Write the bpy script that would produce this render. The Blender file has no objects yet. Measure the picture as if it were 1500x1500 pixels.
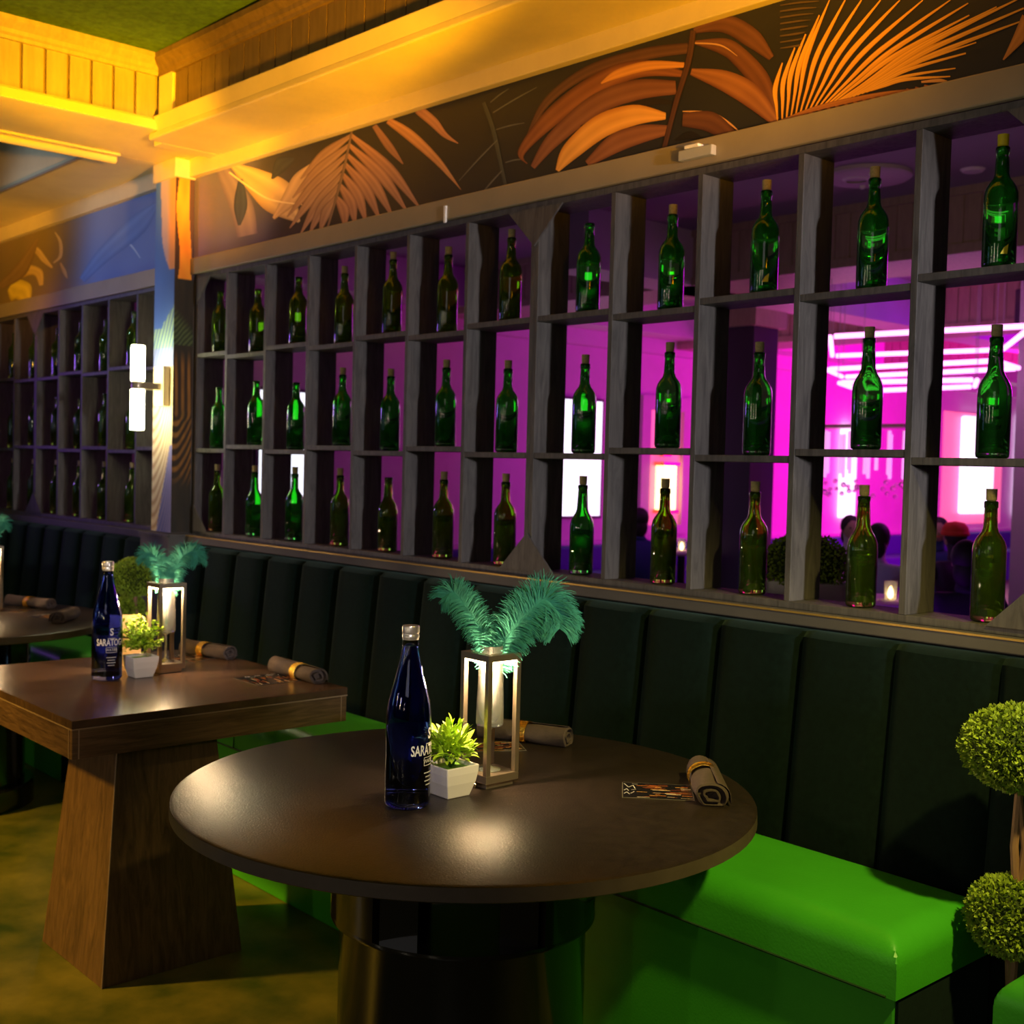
import bpy, bmesh, math, random
from math import sin, cos, pi, radians
from mathutils import Vector, Matrix, noise
random.seed(7)
SC = bpy.context.scene
COL = SC.collection

# ------------------------------------------------------------------ camera
cd = bpy.data.cameras.new('camera')
cd.sensor_width = 36.0; cd.sensor_fit = 'HORIZONTAL'
cd.lens = 1780.03/1500*36.0
cd.clip_start = .05; cd.clip_end = 60
cd.dof.use_dof = True; cd.dof.focus_distance = 2.35; cd.dof.aperture_fstop = 6.5
cam = bpy.data.objects.new('camera', cd); COL.objects.link(cam)
R_ = Vector((0.66704331, 0.74457931, 0.02559057)); U_ = Vector((-0.04463759, 0.00565495, 0.99898724)); F_ = Vector((-0.74368051, 0.66751006, -0.03700832))
cam.matrix_world = Matrix(((R_.x, U_.x, -F_.x, 4.85734), (R_.y, U_.y, -F_.y, -2.63615), (R_.z, U_.z, -F_.z, 1.4426), (0, 0, 0, 1)))
SC.camera = cam
SC.view_settings.view_transform = 'Standard'; SC.view_settings.look = 'None'
SC.view_settings.exposure = 0.0; SC.view_settings.gamma = 1.0
SC.view_settings.use_curve_mapping = False

# ------------------------------------------------------------------ world
w = bpy.data.worlds.new('world'); SC.world = w; w.use_nodes = True
w.node_tree.nodes['Background'].inputs[0].default_value = (.10, .085, .10, 1)
w.node_tree.nodes['Background'].inputs[1].default_value = .05

# ------------------------------------------------------------------ lights of the two rooms, plus added fills
def look(o, loc, tgt):
    o.location = loc
    o.rotation_euler = (Vector(tgt)-Vector(loc)).to_track_quat('-Z', 'Y').to_euler()
def spot(name, loc, tgt, col, power, angle=60, blend=.6, size=.08):
    l = bpy.data.lights.new(name, 'SPOT'); l.energy = power; l.color = col; l.spot_size = radians(angle)
    l.spot_blend = blend; l.shadow_soft_size = size
    o = bpy.data.objects.new(name, l); COL.objects.link(o); look(o, loc, tgt); return o
def area(name, loc, tgt, col, power, sx, sy=None):
    l = bpy.data.lights.new(name, 'AREA'); l.energy = power; l.color = col
    l.shape = 'RECTANGLE'; l.size = sx; l.size_y = sy or sx
    o = bpy.data.objects.new(name, l); COL.objects.link(o); look(o, loc, tgt); return o
AMBER = (1, .42, .0)
spot('amber_ceiling_wash', (4.6, -1.0, 1.75), (0, -.42, 3.06), AMBER, 2300, 20, .5, .10)
spot('amber_ceiling_wash_near', (4.7, -1.0, 1.75), (2.3, -.15, 3.02), AMBER, 420, 33, .6, .10)
spot('amber_corner_wash', (1.0, -3.2, 1.5), (.05, -.25, 2.82), AMBER, 800, 20, .7, .10)
spot('amber_left_bay', (-1.2, -2.6, 1.9), (-2.5, 0, 2.60), AMBER, 190, 30, .9, .10)
spot('amber_mural_wash', (5.0, -1.5, 2.2), (2.6, 0, 2.75), AMBER, 60, 34, .9, .15)
spot('amber_floor_wash', (-.2, -4.2, 2.7), (.85, -1.65, .0), (1, .55, .04), 760, 46, .8, .12)
spot('seat_key', (4.9, -.92, 2.6), (3.0, -.40, .5), (1, .80, .20), 230, 44, .9, .05)
spot('rack_key', (7.8, -1.05, 1.8), (.6, .0, 1.58), (.95, .90, .92), 640, 21, .5, .12)
area('room_fill', (5.6, -4.6, 2.9), (2.2, 0, .7), (.95, .88, .82), 9, 1.6)
for k, (x, c) in enumerate(((.6, (1, .86, .62)), (3.2, (1, .86, .62)), (5.8, (1, .86, .62)))):
    area('bottle_streak_fill', (x, -6.8, 1.75), (x, 0, 1.75), c, 9, .10, .75)  # added strip lights out of view, for highlight streaks on the bottles
area('front_wall_screen', (-3.2, -6.6, 1.7), (1.5, -1, 1.2), (.35, .65, 1), 5, .5, 1.2)
spot('blue_wash', (-1.6, -2.4, 2.74), (-1.05, 0, 2.36), (.45, .60, 1.0), 85, 40, .8, .2)
spot('violet_wash', (-3.6, -1.4, 1.9), (-1.2, 0, 1.6), (.42, .16, 1.0), 50, 52, .8, .2)
spot('table_accent', (5.3, -3.0, 2.8), (2.92, -1.03, .85), (1, .86, .76), 170, 9, .7, .04)
spot('table_accent_b', (4.4, -3.4, 2.8), (1.29, -.96, .85), (1, .86, .76), 210, 8, .7, .04)
# the bar room behind the racks
MAG = (1, .0, .62)
area('magenta_ceiling_wash_a', (-1.0, 10.5, 1.9), (-3.9, 11.0, 1.8), (1, .0, .55), 150, 2.2)
area('magenta_ceiling_wash_b', (.8, 10.5, .5), (-1.0, 12.0, 3.1), MAG, 140, 2.5)
area('magenta_ceiling_wash_c', (-1.2, 6.6, .4), (-2.2, 8.0, 3.1), (1, .10, .45), 30, 1.2)
area('violet_wall_wash', (-1.6, 4.2, 2.0), (-3.9, 4.6, 1.6), (.75, .0, .9), 3, 1.2)
area('violet_room_wash', (2.6, 8.0, 2.2), (.6, 9.5, 1.4), (.25, .0, 1.0), 120, 1.5)
area('violet_near_wash', (1.5, 2.4, .6), (1.5, 3.0, 3.1), (.35, .0, 1.0), 3.2, 1.2)
area('purple_back_fill', (1.2, 6.6, 2.6), (1.0, 4.2, .9), (.8, .0, .9), 34, 1.2)
spot('bar_amber', (2.9, .9, 1.9), (1.0, 4.3, 3.0), (1, .66, .26), 26, 62, .9, .2)

# ------------------------------------------------------------------ materials
def nt(name):
    m = bpy.data.materials.new(name); m.use_nodes = True
    return m, m.node_tree, m.node_tree.nodes['Principled BSDF']
def setp(b, **k):
    for n, v in k.items():
        n = n.replace('_', ' ')
        if n in b.inputs: b.inputs[n].default_value = v if not isinstance(v, tuple) or len(v) == 4 else (*v, 1)
def pm(name, col, rough=.5, metal=0., var=0., scale=20, bump=0., stretch=(1, 1, 1), col2=None, coord='Object', bscale=None, **k):
    m, t, b = nt(name)
    setp(b, Base_Color=col, Roughness=rough, Metallic=metal, **k)
    if var or bump or col2:
        tc = t.nodes.new('ShaderNodeTexCoord'); mp = t.nodes.new('ShaderNodeMapping')
        mp.inputs['Scale'].default_value = stretch
        nz = t.nodes.new('ShaderNodeTexNoise'); nz.inputs['Scale'].default_value = scale; nz.inputs['Detail'].default_value = 6
        nz.inputs['Roughness'].default_value = .62
        t.links.new(tc.outputs[coord], mp.inputs[0]); t.links.new(mp.outputs[0], nz.inputs[0])
        if var or col2:
            cr = t.nodes.new('ShaderNodeValToRGB')
            c2 = col2 or tuple(c*(1-var) for c in col)
            c1 = col if col2 else tuple(min(1, c*(1+var)) for c in col)
            cr.color_ramp.elements[0].color = (*c2, 1); cr.color_ramp.elements[1].color = (*c1, 1)
            cr.color_ramp.elements[0].position = .32; cr.color_ramp.elements[1].position = .68
            t.links.new(nz.outputs[0], cr.inputs[0]); t.links.new(cr.outputs[0], b.inputs['Base Color'])
        if bump:
            src = nz
            if bscale:
                src = t.nodes.new('ShaderNodeTexNoise'); src.inputs['Scale'].default_value = bscale; src.inputs['Detail'].default_value = 3
                t.links.new(mp.outputs[0], src.inputs[0])
            bp = t.nodes.new('ShaderNodeBump'); bp.inputs['Strength'].default_value = bump; bp.inputs['Distance'].default_value = .01
            t.links.new(src.outputs[0], bp.inputs['Height']); t.links.new(bp.outputs[0], b.inputs['Normal'])
    return m
def em(name, col, s):
    m, t, b = nt(name); setp(b, Base_Color=col, Roughness=.4, Emission_Color=col, Emission_Strength=s); return m
def glassm(name, col, rough=0., ior=1.45, tr=1.0):
    m, t, b = nt(name); setp(b, Base_Color=col, Roughness=rough, IOR=ior, Transmission_Weight=tr); return m
def vcol(name, rough=.6, **k):
    m, t, b = nt(name); setp(b, Roughness=rough, **k)
    a = t.nodes.new('ShaderNodeVertexColor'); a.layer_name = 'Col'
    t.links.new(a.outputs[0], b.inputs['Base Color']); return m
def woodm(name, c1, c2, scale, stretch, rough=.45, bump=.15, dist=2.5):
    m, t, b = nt(name); setp(b, Roughness=rough)
    tc = t.nodes.new('ShaderNodeTexCoord'); mp = t.nodes.new('ShaderNodeMapping'); mp.inputs['Scale'].default_value = stretch
    n1 = t.nodes.new('ShaderNodeTexNoise'); n1.inputs['Scale'].default_value = scale; n1.inputs['Detail'].default_value = 8
    n1.inputs['Roughness'].default_value = .65; n1.inputs['Distortion'].default_value = dist
    cr = t.nodes.new('ShaderNodeValToRGB'); e = cr.color_ramp.elements
    e[0].position = .30; e[0].color = (*c2, 1); e[1].position = .72; e[1].color = (*c1, 1)
    t.links.new(tc.outputs['Object'], mp.inputs[0]); t.links.new(mp.outputs[0], n1.inputs[0]); t.links.new(n1.outputs[0], cr.inputs[0])
    t.links.new(cr.outputs[0], b.inputs['Base Color'])
    bp = t.nodes.new('ShaderNodeBump'); bp.inputs['Strength'].default_value = bump; bp.inputs['Distance'].default_value = .004
    t.links.new(n1.outputs[0], bp.inputs['Height']); t.links.new(bp.outputs[0], b.inputs['Normal']); return m

M = {}
M['rack'] = woodm('charcoal_stained_board', (.13, .118, .112), (.050, .045, .044), 5, (8, 8, 1.1), .62, .3, 1.2)
M['trim'] = pm('painted_trim', (.31, .255, .165), .5, var=.06, scale=6)
M['cream'] = pm('cream_paint', (.70, .58, .30), .5, var=.06, scale=5)
M['bead'] = pm('beadboard_paint', (.42, .35, .25), .55, var=.12, scale=9, stretch=(4, 4, .6))
M['bead_shaded'] = pm('beadboard_shaded', (.15, .095, .05), .6, var=.2, scale=9, stretch=(4, 4, .6))  # darker beadboard: shade on the bulkhead face and crown put into the colour
M['groove'] = pm('groove_dark', (.03, .018, .01), .8)
M['grooveX'] = pm('groove_shaded', (.27, .19, .10), .8)
M['greenceil'] = pm('green_ceiling', (.075, .19, .012), .9, col2=(.035, .10, .006), scale=34, bump=.5)
M['greyceil'] = pm('grey_ceiling', (.09, .085, .065), .9, var=.25, scale=30)
M['wall'] = pm('charcoal_wall', (.10, .09, .085), .7, var=.1, scale=6)
M['velvet'] = pm('dark_green_velvet', (.0030, .0085, .0072), .85, var=.25, scale=60, bump=.06, Specular_IOR_Level=.08, Sheen_Weight=.16, Sheen_Roughness=.45, Sheen_Tint=(.25, .42, .36))
M['vinyl'] = pm('green_vinyl', (.055, .42, .018), .42, var=.08, scale=5, bump=.06, bscale=180)
M['seam'] = pm('seam_stitch', (.008, .05, .004), .7)
M['table'] = pm('dark_grained_tabletop', (.024, .017, .0135), .32, var=.25, scale=40, bump=.10, bscale=260)
M['tedge'] = pm('tabletop_edge_band', (.085, .062, .052), .42, var=.1, scale=30)
M['gloss'] = pm('black_gloss_laminate', (.012, .010, .009), .14, Coat_Weight=.4)
M['lam'] = woodm('walnut_laminate', (.20, .115, .066), (.045, .024, .015), 6, (1.6, 1.0, 16), .28, .10, .8)
M['lamt'] = woodm('walnut_laminate_top', (.125, .070, .042), (.050, .027, .018), 5, (9, .8, 1), .24, .08, .8)
M['lamv'] = woodm('walnut_laminate_upright', (.19, .105, .055), (.06, .032, .018), 6, (8, 8, .9), .38, .12, 1.2)
M['lamline'] = pm('laminate_joint', (.32, .22, .16), .4)
M['floor'] = pm('stained_concrete_floor', (.26, .23, .06), .30, col2=(.04, .075, .015), scale=3.4, bump=.05)
M['wine'] = glassm('green_bottle_glass', (.10, .74, .09), .0, tr=.97)
M['winedk'] = glassm('olive_bottle_glass', (.27, .52, .05), .0, tr=.96)
M['cork'] = pm('cork', (.52, .42, .22), .85, var=.2, scale=200)
M['yellow'] = pm('yellow_cap', (.95, .80, .02), .5)
M['blue'] = glassm('cobalt_glass', (.14, .20, .93), .0)
M['clear'] = glassm('clear_glass', (.95, .97, .95), .18, tr=.80)
M['capm'] = pm('pearl_cap', (.80, .72, .66), .28, .7)
M['white'] = pm('white_print', (.92, .90, .88), .5)
M['pot'] = pm('white_ceramic', (.86, .80, .76), .35)
M['bronze'] = pm('champagne_metal', (.42, .34, .25), .32, .85)
M['led'] = em('warm_led', (1, .70, .38), 42)
M['sconce'] = em('sconce_tube', (1, .96, .60), 26)
M['brass'] = pm('brass', (.80, .62, .18), .25, 1.)
M['gold'] = pm('gold_ring', (.95, .60, .10), .22, 1., bump=.5, bscale=220, scale=100)
M['goldline'] = pm('gold_edge_strip', (.42, .26, .055), .45, .4)
M['napkin'] = pm('taupe_napkin', (.075, .052, .045), .9, var=.12, scale=90, bump=.25, bscale=420)
M['leafy'] = pm('lime_leaf', (.50, .72, .04), .5, var=.18, scale=30)
M['leafd'] = pm('stem_green', (.10, .26, .02), .6, var=.3, scale=40)
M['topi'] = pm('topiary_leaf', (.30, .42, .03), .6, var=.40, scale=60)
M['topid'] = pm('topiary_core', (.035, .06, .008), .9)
M['trunk'] = pm('brown_trunk', (.30, .16, .09), .7, var=.3, scale=30, stretch=(1, 1, .2))
M['feather'] = pm('teal_feather', (.026, .235, .165), .8, var=.2, scale=60)
M['mural'] = vcol('mural_print', .42)
M['card'] = vcol('menu_card_print', .22)
M['signw'] = pm('pale_wood', (.62, .42, .22), .5, var=.2, scale=12, stretch=(1, 1, 6))
M['plastic'] = pm('grey_plastic', (.42, .42, .40), .4)
M['barwall'] = pm('bar_wall_paint', (.62, .56, .60), .6, var=.05, scale=3)
M['barceil'] = pm('bar_ceiling', (.30, .28, .32), .7)
M['dkpanel'] = pm('dark_panel', (.05, .03, .07), .5)
M['neon'] = em('neon_tube', (1, .34, .92), 2.8)
M['screen'] = em('lit_screen', (.86, .92, 1), 1.5)
M['lampshade'] = em('lit_lamp', (1, .86, .34), 2.6)
M['pinklit'] = em('pink_led_niche', (1, .22, .40), .55)
M['rod'] = em('lit_glass_rod', (.92, .62, 1), .5)
M['crystal'] = glassm('crystal', (.98, .9, 1), .02)
M['skin'] = pm('skin', (.50, .30, .22), .6)
M['hair'] = pm('dark_hair', (.015, .01, .01), .6)
M['red'] = pm('red_knit', (.75, .05, .02), .8)
M['clothd'] = pm('dark_cloth', (.05, .03, .07), .8)
M['clothl'] = pm('pale_cloth', (.6, .45, .6), .8)
M['clothb'] = pm('blue_cloth', (.03, .05, .22), .8)
M['candle'] = em('candle_flame', (1, .66, .25), 14)
M['orange'] = em('orange_pilot_light', (1, .36, .02), 6)

# ------------------------------------------------------------------ mesh helpers
class MB:
    def __init__(s): s.v = []; s.f = []; s.m = []; s.c = None
    def add(s, vs, fs, mi=0):
        n = len(s.v); s.v += [tuple(a) for a in vs]; s.f += [tuple(i+n for i in f) for f in fs]; s.m += [mi]*len(fs)
    def hexa(s, p, mi=0):
        s.add(p, [(0, 3, 2, 1), (4, 5, 6, 7), (0, 1, 5, 4), (1, 2, 6, 5), (2, 3, 7, 6), (3, 0, 4, 7)], mi)
    def box(s, x0, x1, y0, y1, z0, z1, mi=0, dz=None):
        p = [(x0, y0, z0), (x1, y0, z0), (x1, y1, z0), (x0, y1, z0), (x0, y0, z1), (x1, y0, z1), (x1, y1, z1), (x0, y1, z1)]
        if dz: p = [(a, b, c+dz(a)) for a, b, c in p]
        s.hexa(p, mi)
    def lathe(s, prof, c=(0, 0, 0), seg=24, mi=0, a0=0., a1=2*pi, ax=None):
        full = abs(a1-a0-2*pi) < 1e-6; n = seg if full else seg+1
        vs = [(c[0]+r*cos(a0+(a1-a0)*i/seg), c[1]+r*sin(a0+(a1-a0)*i/seg), c[2]+z) for r, z in prof for i in range(n)]
        fs = []
        for j in range(len(prof)-1):
            for i in range(seg):
                k = (i+1) % n if full else i+1
                if prof[j][0] < 1e-6 and prof[j+1][0] < 1e-6: continue
                fs.append((j*n+i, j*n+k, (j+1)*n+k, (j+1)*n+i))
        s.add(vs, fs, mi)
    def tube(s, pts, r, seg=8, mi=0, cap=True):
        pts = [Vector(p) for p in pts]; n = len(pts); rs = r if isinstance(r, (list, tuple)) else [r]*n
        vs = []; prev = None
        for i, p in enumerate(pts):
            t = (pts[min(i+1, n-1)]-pts[max(i-1, 0)]).normalized()
            if prev is None: prev = t.orthogonal().normalized()
            prev = (prev-t*prev.dot(t)).normalized(); b = t.cross(prev)
            for k in range(seg): vs.append(p+(prev*cos(2*pi*k/seg)+b*sin(2*pi*k/seg))*rs[i])
        fs = [(i*seg+k, i*seg+(k+1) % seg, (i+1)*seg+(k+1) % seg, (i+1)*seg+k) for i in range(n-1) for k in range(seg)]
        if cap: fs += [tuple(range(seg-1, -1, -1)), tuple((n-1)*seg+k for k in range(seg))]
        s.add(vs, fs, mi)
    def prism(s, pts, lo, hi, axis='y', mi=0):   # pts in the two other axes
        n = len(pts)
        def mk(a, b, h): return {'x': (h, a, b), 'y': (a, h, b), 'z': (a, b, h)}[axis]
        vs = [mk(a, b, lo) for a, b in pts]+[mk(a, b, hi) for a, b in pts]
        fs = [tuple(range(n-1, -1, -1)), tuple(range(n, 2*n))]+[(i, (i+1) % n, n+(i+1) % n, n+i) for i in range(n)]
        s.add(vs, fs, mi)
    def sphere(s, c, r, u=16, v=10, mi=0, sc=(1, 1, 1)):
        vs = []; fs = []
        for j in range(v+1):
            for i in range(u):
                th = pi*j/v; ph = 2*pi*i/u
                vs.append((c[0]+r*sc[0]*sin(th)*cos(ph), c[1]+r*sc[1]*sin(th)*sin(ph), c[2]+r*sc[2]*cos(th)))
        for j in range(v):
            for i in range(u): fs.append((j*u+i, (j+1)*u+i, (j+1)*u+(i+1) % u, j*u+(i+1) % u))
        s.add(vs, fs, mi)
    def build(s, name, mats, parent=None, smooth=False, bevel=0., world=True, cols=None, fixn=True, auto=False):
        off = Vector(parent.location) if (parent is not None and world) else Vector((0, 0, 0))
        if parent is not None and world and parent.parent: off = off+Vector(parent.parent.location)
        me = bpy.data.meshes.new(name); me.from_pydata([tuple(Vector(v)-off) for v in s.v], [], s.f)
        if not isinstance(mats, (list, tuple)): mats = [mats]
        for m in mats: me.materials.append(M[m])
        me.polygons.foreach_set('material_index', s.m)
        if fixn:
            bm = bmesh.new(); bm.from_mesh(me)
            bmesh.ops.remove_doubles(bm, verts=bm.verts, dist=1e-6)
            bmesh.ops.recalc_face_normals(bm, faces=bm.faces); bm.to_mesh(me); bm.free()
        if smooth: me.polygons.foreach_set('use_smooth', [True]*len(me.polygons))
        if cols:
            ca = me.color_attributes.new('Col', 'FLOAT_COLOR', 'POINT')
            for i, c in enumerate(cols): ca.data[i].color = (*c, 1)
        me.update()
        o = bpy.data.objects.new(name, me); COL.objects.link(o)
        if parent is not None: o.parent = parent
        if bevel:
            b = o.modifiers.new('bevel', 'BEVEL'); b.width = bevel; b.segments = 2; b.limit_method = 'ANGLE'
            if smooth: me.polygons.foreach_set('use_smooth', [True]*len(me.polygons))
        if auto:
            me.polygons.foreach_set('use_smooth', [True]*len(me.polygons))
            me.set_sharp_from_angle(angle=radians(35))
        return o
def tag(o, label=None, cat=None, group=None, kind=None):
    if label: o['label'] = label
    if cat: o['category'] = cat
    if group: o['group'] = group
    if kind: o['kind'] = kind
    return o
def thing(name, label, cat, loc=(0, 0, 0), group=None, rz=0):
    o = bpy.data.objects.new(name, None); o.empty_display_size = .05; COL.objects.link(o); o.location = loc; o.rotation_euler.z = rz
    return tag(o, label, cat, group)
def struct(name, mb, mats, **k): return tag(mb.build(name, mats, **k), kind='structure')
def dup(root, loc, label, rz=None, group=None):
    r = root.copy(); COL.objects.link(r); r.location = loc; r['label'] = label
    if group: r['group'] = group
    if rz is not None: r.rotation_euler.z = rz
    for ch in list(root.children):
        c = ch.copy(); COL.objects.link(c); c.parent = r
        for g in list(ch.children):
            d = g.copy(); COL.objects.link(d); d.parent = c
    return r
def dz(x): return -.016*max(x, -.3)
def smoothstep(a, b, x):
    t = max(0, min(1, (x-a)/(b-a))); return t*t*(3-2*t)
def catmull(P, n=5):
    out = []
    Q = [P[0]]+list(P)+[P[-1]]
    for i in range(1, len(Q)-2):
        for k in range(n):
            t = k/n
            out.append(tuple(.5*((2*b)+(-a+c)*t+(2*a-5*b+4*c-d)*t*t+(-a+3*b-3*c+d)*t**3) for a, b, c, d in zip(Q[i-1], Q[i], Q[i+1], Q[i+2])))
    out.append(tuple(P[-1])); return out
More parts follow.
